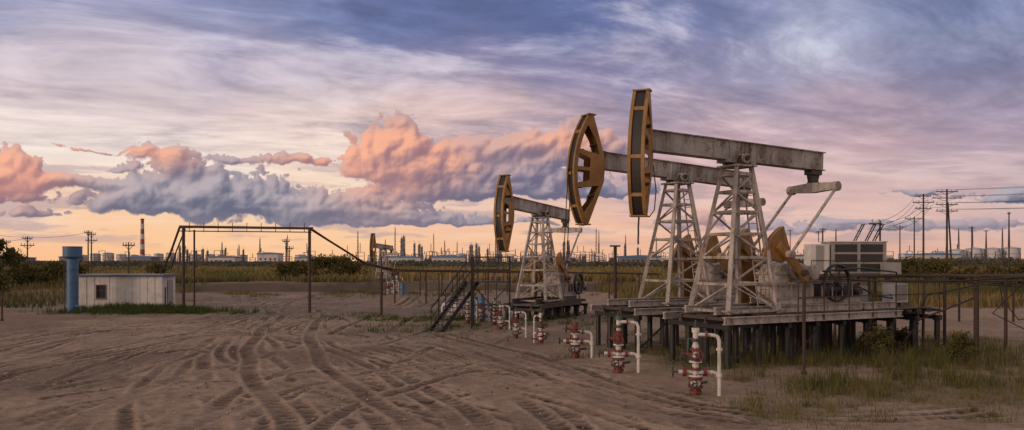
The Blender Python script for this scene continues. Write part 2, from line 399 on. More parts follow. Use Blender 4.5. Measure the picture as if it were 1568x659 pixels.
cl=[(1340,548),(1350,560),(1330,540),(1470,556),(1460,565),(1485,548),(1520,560),(1440,545),(1290,560),(1380,545),(1400,560),(1555,545),(1240,590),(1360,575),(1190,560),(1420,580),(1500,590),(1300,600)]
cx=[];cy=[]
for p in cl:
    X0,Y0=g(*p)
    for k in range(16): cx.append(X0+rng.normal(0,0.8)); cy.append(Y0+rng.normal(0,0.6))
a=tufts(0,np.array(cx),np.array(cy),20,0.13,0.60,0.017,0.3); grass('tall_weeds',a[0],a[1],a[2],a[3],GM,a[4],0.45)
n=300; px=rng.uniform(5,18,n); py=24+0.45*(px-5)+rng.uniform(-1,6,n)
a=tufts(0,px,py,14,0.2,0.32,0.018,0.3); grass('weeds_under_platform',a[0],a[1],a[2],a[3],GM,a[4],0.5)
n=260; px=rng.uniform(1.5,7,n); py=26+rng.random(n)*16; k=vn(px,py,2,37)>0; px,py=px[k],py[k]
a=tufts(0,px,py,12,0.18,0.2,0.02,0.3); grass('low_weeds',a[0],a[1],a[2],a[3],GM2,a[4],0.6)
n=650; px=rng.normal(-24.0,2.9,n); py=rng.normal(51.3,0.8,n)
a=tufts(0,px,py,14,0.2,0.42,0.035,0.25); grass('green_grass_mound',a[0],a[1],a[2],a[3],GM2,a[4],0.5)
n=520; px=rng.normal(-3,4.5,n); py=rng.normal(45,3.5,n); k=(vn(px,py,3,31)>-0.1)&(px<8); px,py=px[k],py[k]
a=tufts(0,px,py,14,0.2,0.28,0.03,0.3); grass('low_grass',a[0],a[1],a[2],a[3],GM2,a[4],0.5)
n=500; px=rng.normal(-14,10,n); py=rng.normal(79,3,n); k=(vn(px,py,4,35)>0.0); px,py=px[k],py[k]
a=tufts(0,px,py,14,0.35,0.4,0.06,0.4); grass('low_grass',a[0],a[1],a[2],a[3],GM,a[4],0.5)
n=46000; py=88+rng.random(n)**1.7*230; px=(rng.random(n)*2-1)*(0.72*py)
e=edgef(px,py); k=(py>e+1.8)&(vn(px,py,7,66)>-0.3); px,py=px[k],py[k]
patch=vn(px,py,16,61)+0.5*vn(px,py,5,62)
grass('meadow_grass',px,py,(0.35+0.6*rng.random(len(px)))*(1+patch*0.8),0.16+0.0012*py,GM,np.clip(0.50+patch*1.0+0.3*(rng.random(len(px))-0.5),0,1),0.5)
n=14000; px=rng.uniform(9,60,n); py=rng.uniform(57,92,n); k=py>57+vn(px,py,6,9)*6; px,py=px[k],py[k]
patch=vn(px,py,8,61)+0.5*vn(px,py,3,62)
grass('field_grass',px,py,0.5+0.6*rng.random(len(px)),np.full(len(px),0.12),GM,np.clip(0.45+patch+0.3*(rng.random(len(px))-0.5),0,1),0.5)
n=5000; px=rng.uniform(-52,-34,n); py=rng.uniform(56,90,n)
grass('field_grass',px,py,0.35+0.5*rng.random(n),np.full(n,0.10),GM,np.clip(0.35+vn(px,py,4,3)+0.3*(rng.random(n)-0.5),0,1),0.5)
def leaves(C,s,tint):
    n=len(C); a=rng.normal(size=(n,3)); a/=np.linalg.norm(a,axis=1)[:,None]; b_=np.cross(a,rng.normal(size=(n,3))); b_/=np.linalg.norm(b_,axis=1)[:,None]
    s=s[:,None]
    co=np.stack([C-a*s,C+b_*s*0.55,C+a*s,C-b_*s*0.55],1).reshape(-1,3)
    return co,np.arange(n*4).reshape(-1,4),np.repeat(tint,4)
MAT['bark']=paint('bark',(0.16,0.13,0.11),rust=0.3,rustcol=(0.03,0.025,0.02,1),rough=0.9)
def tree(name,x,y,h,w,mat=LM,ls=0.12,nl=2600,tm=0.4):
    z0=Hb(x,y)-0.05; e=empty(name,(x,y,z0)); bb=B()
    cs=[]
    pts=[(0,0,0)]; dx,dy=random.uniform(-.08,.08),random.uniform(-.08,.08)
    for i in range(1,6): pts.append((dx*i*h*0.12+random.uniform(-.03,.03)*h,dy*i*h*0.12,h*0.19*i))
    for i in range(5): bb.cyl(pts[i],pts[i+1],0.02*h*(1-i*0.18),'bark',0.02*h*(1-(i+1)*0.18),8)
    for k in range(22):
        f=random.uniform(0.12,0.97); i=min(int(f*5),4); P=Vector(pts[i]).lerp(Vector(pts[i+1]),f*5-i)
        a=random.uniform(0,6.28); L=w*0.5*(1.1-0.75*f)*random.uniform(0.6,1.15); Q=P+Vector((math.cos(a)*L,math.sin(a)*L,L*random.uniform(0.3,0.9)))
        bb.cyl(P,Q,0.006*h,'bark',0.002*h,5); cs.append((Q,0.09*w+0.08*L,random.random())); cs.append((P.lerp(Q,0.6),0.08*w+0.06*L,random.random()))
    bb.obj('trunk_and_limbs',e)
    k=nl//len(cs); C=[];T=[];
    for (q_,r,tt) in cs:
        d=rng.normal(size=(k,3))*np.array([r,r,r*0.75])*0.75; C.append(np.array(q_)[None]+d); T.append(np.clip(tm+(tt-0.5)*0.6+0.3*(rng.random(k)-0.5)+d[:,2]/r*0.12,0,1))
    C=np.concatenate(C);T=np.concatenate(T); C[:,2]=np.maximum(C[:,2],0.05)
    co,f,ti=leaves(C,ls*(0.6+0.8*rng.random(len(C))),T); o=rawmesh('foliage',co,f,ti,mat,4); o.parent=e
for (px_,d,h,w) in((4,60,4.8,2.6),(24,64,3.4,2.4),(-12,58,4.6,2.6),(44,70,2.4,2.4),(62,76,2.0,2.6)):
    tree('birch_tree',gx(px_,d),d,h,w,nl=1800)
for (px_,d,h,w) in((80,88,1.7,3.2),(112,95,1.4,3.5),(244,100,1.5,3.4),(440,98,1.9,4),(466,101,2.1,3.6),(494,97,2.6,4.0),(517,96,2.9,4.0),(541,100,1.8,3.6),
   (1040,112,1.7,5),(1110,112,1.5,5),(1395,95,2.2,4.4),(1430,92,2.0,4.5),(1480,90,2.5,4.2),(1530,86,2.7,4.4),(1562,84,3.1,4)):
    tree('shrub',gx(px_,d),d,h,w,nl=1000,ls=0.17,tm=0.55)
for (p,h,w) in(((1345,552),1.2,1.1),((1470,560),1.0,1.0),((1378,540),0.9,0.9)):
    x_,y_=g(*p); tree('willow_bush',x_,y_,h,w,nl=1500,ls=0.045,tm=0.5)
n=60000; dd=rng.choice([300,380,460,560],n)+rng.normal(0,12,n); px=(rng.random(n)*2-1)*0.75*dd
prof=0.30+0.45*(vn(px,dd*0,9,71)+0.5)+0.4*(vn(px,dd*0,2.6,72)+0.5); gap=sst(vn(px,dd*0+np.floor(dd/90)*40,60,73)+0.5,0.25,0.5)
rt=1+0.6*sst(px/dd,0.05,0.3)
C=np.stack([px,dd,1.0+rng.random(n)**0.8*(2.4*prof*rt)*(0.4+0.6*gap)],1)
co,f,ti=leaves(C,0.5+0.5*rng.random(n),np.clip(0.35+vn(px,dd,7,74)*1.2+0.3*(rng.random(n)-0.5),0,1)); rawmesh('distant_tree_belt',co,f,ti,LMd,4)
# ------------------------------------------------------------------ gravel stones
n=4200; px=rng.uniform(-24,20,n); py=14+rng.random(n)**1.4*45; s=0.012+0.04*rng.random(n)**3
ev=np.array([[1,0,0],[-1,0,0],[0,1,0],[0,-1,0],[0,0,.7],[0,0,-.7]],float); ef=np.array([[0,2,4],[2,1,4],[1,3,4],[3,0,4],[2,0,5],[1,2,5],[3,1,5],[0,3,5]])
P=np.stack([px,py,Hbase(px,py)+0.01],1); co=(P[:,None]+ev[None]*s[:,None,None]*(0.7+0.6*rng.random((n,6,1)))).reshape(-1,3)
f=((np.arange(n)*6)[:,None,None]+ef[None]).reshape(-1,3)
sm_,t,b=newmat('stone'); t.set(b.inputs['Base Color'],t.mix(attr(t,'tint'),(0.07,0.05,0.04,1),(0.36,0.29,0.24,1))); b.inputs['Roughness'].default_value=0.9
rawmesh('gravel_stones',co,f,np.repeat(rng.random(n),6),sm_,3)
# ------------------------------------------------------------------ pump jack
def pump_jack(x,y,rz,base=1.65,tilt=0.03,headyaw=0.0,sc=1.0,plat=(-1.8,8.6),extra=True,platmat='white',crank=(-0.75,0.66),deckhalf=1.5,hs=0.95,hdz=-0.35):
    e=empty('pump_jack',(x,y,0),rz,sc); b0=base; zp=b0+5.0; zb=zp+0.45
    p=B(); s0,s1=plat
    nxp=int((s1-s0)/1.25)+1
    for i in range(nxp):
        xx=s0+0.25+i*(s1-s0-0.5)/(nxp-1)
        for yy in(-deckhalf+0.15,-0.35,0.5,deckhalf-0.15):
            p.cyl((xx,yy,-0.2),(xx,yy,b0-0.42),0.10+0.02*((i+int(yy*3))%2),'black',n=10)
            p.cyl((xx,yy,b0-0.44),(xx,yy,b0-0.415),0.16,'black',n=10)
        p.bar((xx,-deckhalf,b0-0.33),(xx,deckhalf,b0-0.33),0.16,0.15,'black')
    for i in range(0,nxp-1,2):
        xa=s0+0.25+i*(s1-s0-0.5)/(nxp-1); xb=s0+0.25+(i+1)*(s1-s0-0.5)/(nxp-1)
        p.bar((xa,-deckhalf+0.0,0.15),(xb,-deckhalf+0.0,b0-0.5),0.05,0.05,'black')
    p.obj('pile_foundation',e)
    d=B()
    for yy,mm in((-deckhalf,platmat),(-0.6,'dark'),(0.6,'dark'),(deckhalf,platmat)):
        d.ibeam((s0,yy,b0-0.12),(s1 if abs(yy)<1 else s1*0.72,yy,b0-0.12),0.18,0.24,mm)
    k=s0+0.1
    while k<s1:
        d.bar((k,-deckhalf+0.1,b0-0.07),(k,deckhalf-0.1,b0-0.07),0.12,0.1,'dark'); k+=0.55
    d.box(((s0+s1)/2+0.6,0,b0+0.01),((s1-s0)*0.8,deckhalf*1.7,0.025),'rust')
    for yy in(-0.72,0.72): d.ibeam((s0+0.3,yy,b0+0.14),(s1*0.8,yy,b0+0.14),0.16,0.24,platmat)
    d.obj('skid_deck',e)
    w=B(); bz=b0+0.02; tz=zp-0.1
    bx0,bx1,by=-1.25,0.95,0.95; tx0,tx1,ty=-0.32,0.32,0.34
    L=[((bx0,-by,bz),(tx0,-ty,tz)),((bx1,-by,bz),(tx1,-ty,tz)),((bx1,by,bz),(tx1,ty,tz)),((bx0,by,bz),(tx0,ty,tz))]
    L=[(Vector(a),Vector(c_)) for a,c_ in L]
    for a,c_ in L:
        w.bar(a,c_,0.15,0.15,'white',w2=0.12,h2=0.12)
        w.box((a.x,a.y,bz+0.12),(0.32,0.32,0.05),'white')
    lv=[0.02,0.2,0.38,0.54,0.69,0.83,0.95]
    for i,f_ in enumerate(lv):
        for k in range(4):
            A=L[k][0].lerp(L[k][1],f_); C_=L[(k+1)%4][0].lerp(L[(k+1)%4][1],f_); w.bar(A,C_,0.075,0.09,'white')
            if i<len(lv)-1 and k%2==1 and i%2==0:
                D_=L[(k+1)%4][0].lerp(L[(k+1)%4][1],lv[i+1]); w.bar(A,D_,0.055,0.05,'white')
            elif i<len(lv)-1 and k%2==0:
                A2=A if i%2 else C_; D2=(L[(k+1)%4] if i%2 else L[k]); D2=D2[0].lerp(D2[1],lv[i+1]); w.bar(A2,D2,0.055,0.05,'white')
    w.obj('samson_post',e)
    l=B()
    for yy in(-0.2,0.2): l.bar((bx1+0.25,yy,bz),(tx1+0.12,yy,tz-0.1),0.04,0.04,'white')
    for i in range(15):
        f_=i/15+0.03; xx=(bx1+0.25)*(1-f_)+(tx1+0.12)*f_; zz=bz*(1-f_)+(tz-0.1)*f_; l.cyl((xx,-0.2,zz),(xx,0.2,zz),0.015,'white',n=6)
    l.obj('ladder',e)
    h=B()
    h.box((0,0,tz+0.04),(0.95,0.95,0.06),'white')
    for yy in(-0.33,0.33):
        h.prism([[(-0.28,0),(0.28,0),(0.17,0.3),(0.0,0.42),(-0.17,0.3)]],(0,yy,tz+0.06),(1,0,0),(0,0,1),0.16,'dark')
        h.cyl((0,yy-0.14,tz+0.28),(0,yy+0.14,tz+0.28),0.17,'white',n=16)
        h.cyl((0,yy*1.6-0.02,tz+0.28),(0,yy*1.6+0.02,tz+0.28),0.09,'rust',n=12)
    h.cyl((0,-0.5,tz+0.28),(0,0.5,tz+0.28),0.09,'dark')
    h.obj('saddle_bearing',e)
    be=empty('walking_beam_assembly',(0,0,zb)); be.parent=e; be.rotation_euler=(0,tilt,0)
    w=B(); H=0.66
    w.bar((-3.75,0,0),(3.95,0,0),0.30,H-0.06,'beam')
    for zz in(-H/2+0.015,H/2-0.015): w.bar((-3.8,0,zz),(4.0,0,zz),0.44,0.032,'beam')
    for xx in(-3.7,-0.45,0.45,3.85): w.bar((xx,0,-H/2+0.03),(xx,0,H/2-0.03),0.40,0.03,'beam',up=(1,0,0))
    w.box((0,0,-H/2-0.05),(1.3,0.5,0.09),'beam')
    w.obj('walking_beam',be)
    he=empty('horsehead',(-3.8,0,hdz)); he.parent=be; he.rotation_euler=(0,0,headyaw); he.scale=(hs,hs,hs)
    w=B(); cx=3.0; R=4.3
    A=math.radians(29); ar=[(cx-R*math.cos(A-2*A*i/20),R*math.sin(A-2*A*i/20)) for i in range(21)]
    outer=ar+[(-0.52,-2.12),(0.1,-0.42),(0.12,0.42),(-0.52,2.12)]
    def ap(r,deg): a_=math.radians(deg); return (cx-r*math.cos(a_),r*math.sin(a_))
    Ri=R-0.17
    def bk(zv):
        f_=(abs(zv)-0.42)/(2.12-0.42); return 0.1-0.62*f_-0.18
    hl=[]
    top=[ap(Ri,a_) for a_ in (24.5,21,17,13,10.5)]; z1=top[-1][1]; 
    hl.append(top+[(bk(z1*0.75),z1*0.80),(bk(1.2),1.2)])
    hl.append([(p_[0],-p_[1]) for p_ in hl[0]][::-1])
    mid=[ap(Ri,a_) for a_ in (8.2,5,2,1)]
    hl.append(mid+[(-0.55,0.07),(-0.55,0.42)])
    hl.append([(p_[0],-p_[1]) for p_ in hl[2]][::-1])
    hw=0.25
    for yy in(-hw,hw):
        w.prism([outer]+hl,(0,yy,0),(1,0,0),(0,0,1),0.03,'gold')
    for (xx,zz) in((-0.45,1.75),(-0.45,-1.75),(-0.3,1.0),(-0.3,-1.0),(-0.9,0.72),(-0.9,-0.72)):
        w.cyl((xx,-hw+0.016,zz),(xx,hw-0.016,zz),0.045,'black',n=8)
    for i in range(20):
        p0=Vector((ar[i][0]+0.06,0,ar[i][1]));p1=Vector((ar[i+1][0]+0.06,0,ar[i+1][1])); w.bar(p0,p1,2*hw-0.035,0.03,'black')
        q0=Vector((ar[i][0]+0.0,0,ar[i][1]));q1=Vector((ar[i+1][0]+0.0,0,ar[i+1][1]))
        for yy in(-hw+0.02,hw-0.02):
            w.bar(q0+Vector((0.012,yy,0)),q1+Vector((0.012,yy,0)),0.11,0.045,'gold')
    for zz in(1.45,-1.45,-0.2):
        xx=cx-math.sqrt(R*R-zz*zz); w.bar((xx+0.02,-hw,zz),(xx+0.02,hw,zz),0.04,0.12,'gold')
    for sg in(-1,1):
        w.bar((-0.55,0,2.10*sg),(0.07,0,0.44*sg),2*hw-0.035,0.03,'gold')
        w.box((-0.6,0,2.14*sg),(0.35,2*hw+0.1,0.05),'gold')
    w.box((0.0,0,-hdz/hs),(0.30,0.46,0.7),'dark')
    w.obj('horsehead_frame',he)
    w=B(); xr=-1.33
    if extra:
        if headyaw==0:
            for yy in(-0.12,0.12):
                w.cyl((xr,yy,0.0),(xr,yy,-3.6),0.018,'cable',n=6)
            w.box((xr,0,-3.65),(0.2,0.42,0.1),'dark'); w.cyl((xr,0,-3.6),(xr,0,-5.2),0.025,'dark',n=8)
        else:
            w.tube([(-0.62,0,-2.1),(-0.6,0.02,-2.5),(-0.56,0.02,-2.75),(-0.66,0,-2.95),(-0.62,0,-3.1)],0.03,'cable')
            w.tube([(-0.5,0.15,1.9),(-0.2,0.3,0.6),(-0.1,0.35,-0.5),(-0.35,0.3,-1.6),(-0.45,0.2,-2.1)],0.02,'cable')
            w.tube([(0.2,-0.25,-0.3),(0.1,-0.4,-1.2),(-0.1,-0.4,-1.9),(-0.4,-0.3,-2.15)],0.02,'cable')
    if w.v: w.obj('bridle_cable',he)
    w=B(); ex,ez=3.6,zb-4.0*math.sin(tilt)-0.95
    w.box((3.62,0,-0.42),(0.5,0.36,0.16),'dark'); w.prism([[(-0.22,0),(0.22,0),(0.1,-0.42),(-0.1,-0.42)]],(3.62,0,-0.5),(1,0,0),(0,0,1),0.2,'dark')
    w.cyl((3.62,-0.2,-0.82),(3.62,0.2,-0.82),0.1,'rust')
    w.obj('tail_bearing',be)
    w=B(); w.bar((ex,-1.0,ez),(ex,0,ez),0.24,0.24,'white',w2=0.3,h2=0.36); w.bar((ex,0,ez),(ex,1.0,ez),0.3,0.36,'white',w2=0.24,h2=0.24)
    for yy in(-1,1): w.cyl((ex,yy-0.1*1,ez-0.02),(ex,yy+0.1,ez-0.02),0.17,'white',n=16)
    w.obj('equalizer',e)
    sx,sz=2.15,b0+1.35
    cdx,cdz=crank; cl_=math.hypot(cdx,cdz); cdx/=cl_;cdz/=cl_
    w=B()
    pin=(sx+cdx*0.95,sz+cdz*0.95)
    for yy in(-1,1):
        w.cyl((ex,yy*0.98,ez-0.1),(pin[0],yy*1.0,pin[1]),0.055,'white',n=10)
        w.cyl((pin[0],yy*0.75,pin[1]),(pin[0],yy*1.12,pin[1]),0.13,'white',n=14)
    w.obj('pitman_arms',e)
    w=B()
    for yy in(-0.82,0.82):
        A0=Vector((sx-cdx*0.35,yy,sz-cdz*0.35)); A1=Vector((sx+cdx*1.4,yy,sz+cdz*1.4)); w.bar(A0,A1,0.14,0.26,'gold')
        ctr=math.atan2(cdz,cdx); pl=[]
        for i in range(13):
            a_=ctr-0.40+0.8*i/12; pl.append((1.75*math.cos(a_),1.75*math.sin(a_)))
        for i in range(7):
            a_=ctr+0.30-0.60*i/6; pl.append((0.85*math.cos(a_),0.85*math.sin(a_)))
        w.prism([pl],(sx,yy*1.16 if yy>0 else yy*0.80,sz),(1,0,0),(0,0,1),0.2,'gold')
    w.cyl((sx,-1.0,sz),(sx,1.0,sz),0.11,'dark')
    w.obj('crank_counterweights',e)
    w=B(); w.prism([[(-0.32,0),(0.3,0),(0.34,1.7),(0.22,2.25),(0.0,2.45),(-0.2,2.3),(-0.34,1.7)]],(1.55,1.12,b0+0.05),(1,0,0),(0,0,1),0.08,'gold')
    w.bar((1.55,1.06,b0+0.3),(1.55,0.6,b0+0.3),0.1,0.1,'gold')
    w.obj('crank_guard',e)
    w=B()
    w.prism([[(-0.75,0),(0.85,0),(0.85,0.55),(0.45,0.75),(-0.1,0.85),(-0.6,0.7),(-0.75,0.45)]],(sx+0.05,0,sz-0.45),(1,0,0),(0,0,1),0.95,'white')
    w.box((sx+0.05,0,sz-0.02),(1.75,1.08,0.07),'white')
    w.cyl((sx,-0.62,sz),(sx,0.62,sz),0.24,'white',n=18); w.cyl((sx+0.6,-0.6,sz+0.02),(sx+0.6,0.6,sz+0.02),0.16,'white',n=16)
    w.cyl((sx-0.1,0,sz+0.4),(sx-0.1,0,sz+0.55),0.09,'dark')
    w.box((sx+0.1,0,b0+0.58),(1.9,0.8,0.62),'white')
    w.ibeam((sx-1.0,-0.55,b0+0.38),(sx+3.2,-0.55,b0+0.38),0.14,0.22,'white'); w.ibeam((sx-1.0,0.55,b0+0.38),(sx+3.2,0.55,b0+0.38),0.14,0.22,'white')
    for k in range(9): w.bar((sx-0.9+k*0.5,-0.72,b0+0.5),(sx-0.9+k*0.5,-0.72,b0+1.0),0.03,0.03,'white')
    w.bar((sx-0.9,-0.72,b0+1.0),(sx+3.1,-0.72,b0+1.0),0.04,0.04,'white')
    w.obj('gear_reducer',e)
    w=B(); fx_=3.9; fz=b0+0.98
    w.wheel((fx_,-0.82,fz),(0,1,0),0.64,0.04,'black',6,0.12); w.torus((fx_,-0.74,fz),(0,1,0),0.64,0.04,'black')
    w.cyl((fx_,-0.95,fz),(fx_,0.5,fz),0.07,'dark'); w.box((fx_,0.1,b0+0.7),(0.5,0.7,0.5),'dark')
    w.cyl((sx+0.6,-0.84,sz+0.02),(sx+0.6,-0.72,sz+0.02),0.26,'white',n=20)
    w.obj('flywheel',e)
    w=B(); mx_=5.1; mz=b0+0.66
    w.cyl((mx_,-0.55,mz),(mx_,0.45,mz),0.27,'dark',n=18); w.cyl((mx_,0.45,mz),(mx_,0.6,mz),0.22,'dark',n=18); w.cyl((mx_,-0.8,mz),(mx_,-0.55,mz),0.12,'dark')
    for i in range(10):
        a_=i*0.628; w.bar((mx_+0.27*math.cos(a_),-0.5,mz+0.27*math.sin(a_)),(mx_+0.27*math.cos(a_),0.4,mz+0.27*math.sin(a_)),0.03,0.03,'dark')
    w.box((mx_,0,b0+0.34),(0.8,0.9,0.18),'dark'); w.box((mx_,0,mz+0.32),(0.25,0.25,0.14),'grey')
    w.obj('electric_motor',e)
    if plat[1]>7:
        w=B()
        w.box((8.0,0.0,b0+0.55),(0.8,0.5,0.75),'cabin'); w.box((8.0,-0.26,b0+0.55),(0.66,0.02,0.6),'grey'); w.box((8.0,0.0,b0+0.95),(0.9,0.6,0.04),'grey')
        w.box((6.6,0.5,b0+0.5),(0.5,0.4,0.6),'grey'); w.bar((7.75,0,b0),(7.75,0,b0+0.2),0.08,0.08,'dark'); w.bar((8.25,0,b0),(8.25,0,b0+0.2),0.08,0.08,'dark')
        w.obj('control_cabinet',e)
        w=B()
        for yy in(-deckhalf-0.05,deckhalf+0.05):
            k=1.2
            while k<=s1+0.01:
                w.cyl((k,yy,b0-0.3),(k,yy,b0+1.05),0.022,'rust',n=6); k+=1.2
            for zz in(0.55,1.05): w.cyl((1.2,yy,b0+zz),(s1,yy,b0+zz),0.02,'rust',n=6)
        w.tube([(2.6,-1.3,b0+1.4),(3.2,-1.4,b0+1.45),(4.4,-1.45,b0+1.5),(6.2,-1.4,b0+1.35),(7.3,-0.6,b0+1.2)],0.03,'cable')
        w.tube([(5.1,-0.3,b0+1.0),(5.8,-0.9,b0+0.5),(6.4,-1.1,b0+0.4),(7.2,-0.4,b0+0.5)],0.03,'cable')
        w.tube([(4.6,-1.3,b0+0.1),(4.9,-1.45,b0-0.6),(5.3,-1.4,b0-0.9),(5.9,-1.45,b0-0.5),(6.3,-1.3,b0)],0.025,'cable')
        w.obj('deck_railing',e)
    return e
a27=math.radians(27)
pump_jack(7.6,26.5,a27,1.65,0.032,math.radians(40),plat=(-1.9,8.8),hs=0.91,hdz=-0.50)
pump_jack(6.75,32.0,a27,1.62,0.058,0.0,plat=(-3.2,6.4),hs=0.98,hdz=-0.43)
pump_jack(gx(827,46),46.0,math.radians(62),1.0,0.04,0.0,plat=(-2.4,4.6),platmat='dark',hs=0.96,hdz=-0.66,deckhalf=1.2)
pump_jack(gx(587,92),92.0,math.radians(80),0.9,0.03,0.0,sc=0.80,plat=(-1.8,6.2),platmat='dark')
# ------------------------------------------------------------------ wellheads
def wellhead(x,y,rz=0.0,kind=0,sc=1.0):
    e=empty('wellhead',(x,y,Hb(x,y)-0.02),rz,sc); w=B()
    def fl(z,r=0.2,h=0.06,m_='red'):
        w.cyl((0,0,z),(0,0,z+h),r,m_,n=16)
        for i in range(8):
            a_=i*math.pi/4; w.cyl((r*0.8*math.cos(a_),r*0.8*math.sin(a_),z-0.02),(r*0.8*math.cos(a_),r*0.8*math.sin(a_),z+h+0.03),0.018,'dark',n=6)
    w.cyl((0,0,-0.1),(0,0,0.35),0.12,'red',n=14); fl(0.06,0.17); fl(0.2,0.20); w.cyl((0,0,0.26),(0,0,0.42),0.13,'pipe',n=14); fl(0.42,0.19); fl(0.50,0.19,0.05,'pipe')
    w.cyl((0,0,0.54),(0,0,0.9),0.09,'pipe',n=14); fl(0.68,0.15,0.05,'red'); fl(0.88,0.17,0.05,'pipe'); fl(0.95,0.18,0.06,'dark')
    w.cyl((0,0,1.0),(0,0,1.35),0.09,'red' if kind!=1 else 'pipe',n=14)
    if kind!=2:
        fl(1.2,0.15,0.05); w.cyl((0,0,1.25),(0,0,1.7),0.07,'pipe',n=12); fl(1.45,0.13,0.05,'dark'); w.cyl((0,0,1.68),(0,0,1.80),0.10,'pipe' if kind else 'green',n=12)
        w.cyl((0,0,1.8),(0,0,1.95),0.05,'dark',n=10)
    w.obj('valve_stack',e)
    w=B()
    w.cyl((-0.45,0,0.62),(0.45,0,0.62),0.055,'pipe',n=10); w.cyl((-0.34,0,0.62),(-0.24,0,0.62),0.12,'red',n=12); w.cyl((0.2,0,0.62),(0.3,0,0.62),0.11,'red',n=12)
    w.cyl((-0.45,0,0.62),(-0.6,0,0.62),0.02,'dark',n=6); w.wheel((-0.6,0,0.62),(1,0,0),0.13,0.017,'dark',4)
    w.cyl((0,-0.1,1.1),(0,-0.42,1.1),0.04,'red',n=8); w.wheel((0,-0.42,1.1),(0,1,0),0.15,0.018,'red',5)
    w.cyl((0,0,1.08),(-0.33,0.1,1.08),0.05,'red',n=8); w.wheel((-0.36,0.1,1.08),(1,0,0),0.15,0.018,'dark',5)
    w.cyl((0.05,0.1,0.3),(0.35,0.4,0.3),0.04,'dark',n=8); w.wheel((-0.1,-0.3,0.34),(0,1,0),0.11,0.016,'dark',4); w.cyl((-0.1,-0.3,0.34),(-0.05,0,0.34),0.03,'dark',n=6)
    w.obj('handwheels',e)
    w=B(); r=0.05
    zt=1.62 if kind!=2 else 0.98
    w.tube([(0.05,0,zt),(0.3,0,zt),(0.5,0,zt-0.02),(0.58,0,zt-0.06),(0.62,0,zt-0.16),(0.62,0,zt-0.5),(0.62,0,-0.15)],r,'pipe',n=10)
    w.cyl((0.62,0,0.5),(0.62,0,0.58),0.085,'pipe'); w.cyl((0.25,0,zt),(0.31,0,zt),0.1,'red'); w.cyl((0.62,0,zt-0.42),(0.62,0,zt-0.36),0.085,'pipe')
    w.tube([(0.3,0,0.62),(0.48,0,0.62),(0.56,0,0.58),(0.62,0,0.55)],0.045,'pipe',n=10)
    w.tube([(-0.05,0,zt-0.1),(-0.18,0.05,zt-0.12),(-0.2,0.05,zt-0.5),(-0.12,0,zt-0.6)],0.025,'green' if kind==1 else 'dark',n=6)
    w.obj('flow_line',e); return e
for (p,k,rz,s_) in(((1065,603),1,-0.1,0.96),((947,570),0,-0.15,0.97),((881,546),2,-0.2,0.95),((828,525),3,2.2,0.72),((766,505),0,-0.1,0.75),((790,516),0,-0.1,0.72),((716,497),1,0.3,0.8),((736,495),2,0.4,0.8),((757,498),1,0.4,0.75)):
    x_,y_=g(*p); wellhead(x_,y_,rz,k,s_)
for (p,k,s_) in(((601,455),0,0.9),((607,453),1,1.0),((594,456),0,0.9)):
    x_,y_=g(*p); wellhead(x_,y_,0.3,k,s_)
# ------------------------------------------------------------------ cabin
def cabin():
    d=52.5; x0,x1=gx(121,d),gx(245,d); W=x1-x0
    e=empty('site_cabin',(x0,d,0.12),math.radians(4)); w=B()
    Hc=2.25; Dp=2.4
    win=[(1.15,0.75),(1.75,0.75),(1.75,1.7),(1.15,1.7)]
    w.prism([[(0,0),(W,0),(W,Hc),(0,Hc)],win],(0,0,0),(1,0,0),(0,0,1),0.08,'cabin')
    w.box((W/2,Dp,Hc/2),(W,0.08,Hc),'cabin')
    w.box((0.04,Dp/2,Hc/2),(0.076,Dp-0.084,Hc-0.01),'cabin'); w.box((W-0.04,Dp/2,Hc/2),(0.076,Dp-0.084,Hc-0.01),'cabin')
    w.obj('walls',e); w=B()
    for i in range(1,11): 
        xx=i*W/11
        if not 1.1<xx<1.8: w.box((xx,-0.052,Hc/2),(0.03,0.024,Hc-0.1),'cabin')
    for i in range(1,5): w.box((W+0.006,i*Dp/5,Hc/2),(0.014,0.03,Hc-0.1),'grey')
    w.obj('panel_ribs',e); w=B()
    w.box((W/2,Dp/2,Hc+0.05),(W+0.3,Dp+0.35,0.12),'cabroof'); w.box((W/2,Dp/2,Hc+0.125),(W+0.2,Dp+0.25,0.03),'grey')
    w.cyl((W*0.9,Dp*0.5,Hc+0.1),(W*0.9,Dp*0.5,Hc+0.55),0.06,'dark'); w.obj('roof',e); w=B()
    w.box((1.45,-0.03,0.79),(0.70,0.09,0.08),'frame'); w.box((1.45,-0.03,1.66),(0.70,0.09,0.08),'frame')
    w.box((1.14,-0.03,1.225),(0.08,0.09,0.79),'frame'); w.box((1.76,-0.03,1.225),(0.08,0.09,0.79),'frame'); w.box((1.45,-0.03,1.3),(0.54,0.04,0.035),'frame')
    w.box((1.45,0.0,1.225),(0.6,0.012,0.9),'glass'); w.box((1.45,-0.06,0.73),(0.8,0.14,0.03),'grey'); w.obj('window',e); w=B()
    w.box((W/2,Dp/2,-0.14),(W-0.1,Dp-0.1,0.26),'dark'); w.obj('base',e)
    w=B(); w.box((W+0.045,1.3,1.0),(0.03,0.85,1.9),'grey'); w.obj('door',e)
cabin()
d=51; x_=gx(111,d); e=empty('blue_vertical_tank',(x_,d,Hb(x_,d))); w=B()
w.cyl((0,0,-0.1),(0,0,0.25),0.30,'blue',0.34,24); w.cyl((0,0,0.25),(0,0,3.45),0.34,'blue',n=24); w.cyl((0,0,3.45),(0,0,3.62),0.34,'blue',0.56,24); w.cyl((0,0,3.62),(0,0,4.25),0.57,'blue',n=24); w.cyl((0,0,4.25),(0,0,4.28),0.60,'blue',n=24)
for z_ in(1.0,1.9,2.8): w.cyl((0,0,z_),(0,0,z_+0.05),0.365,'blue',n=24)
w.obj('tank_shell',e); w=B()
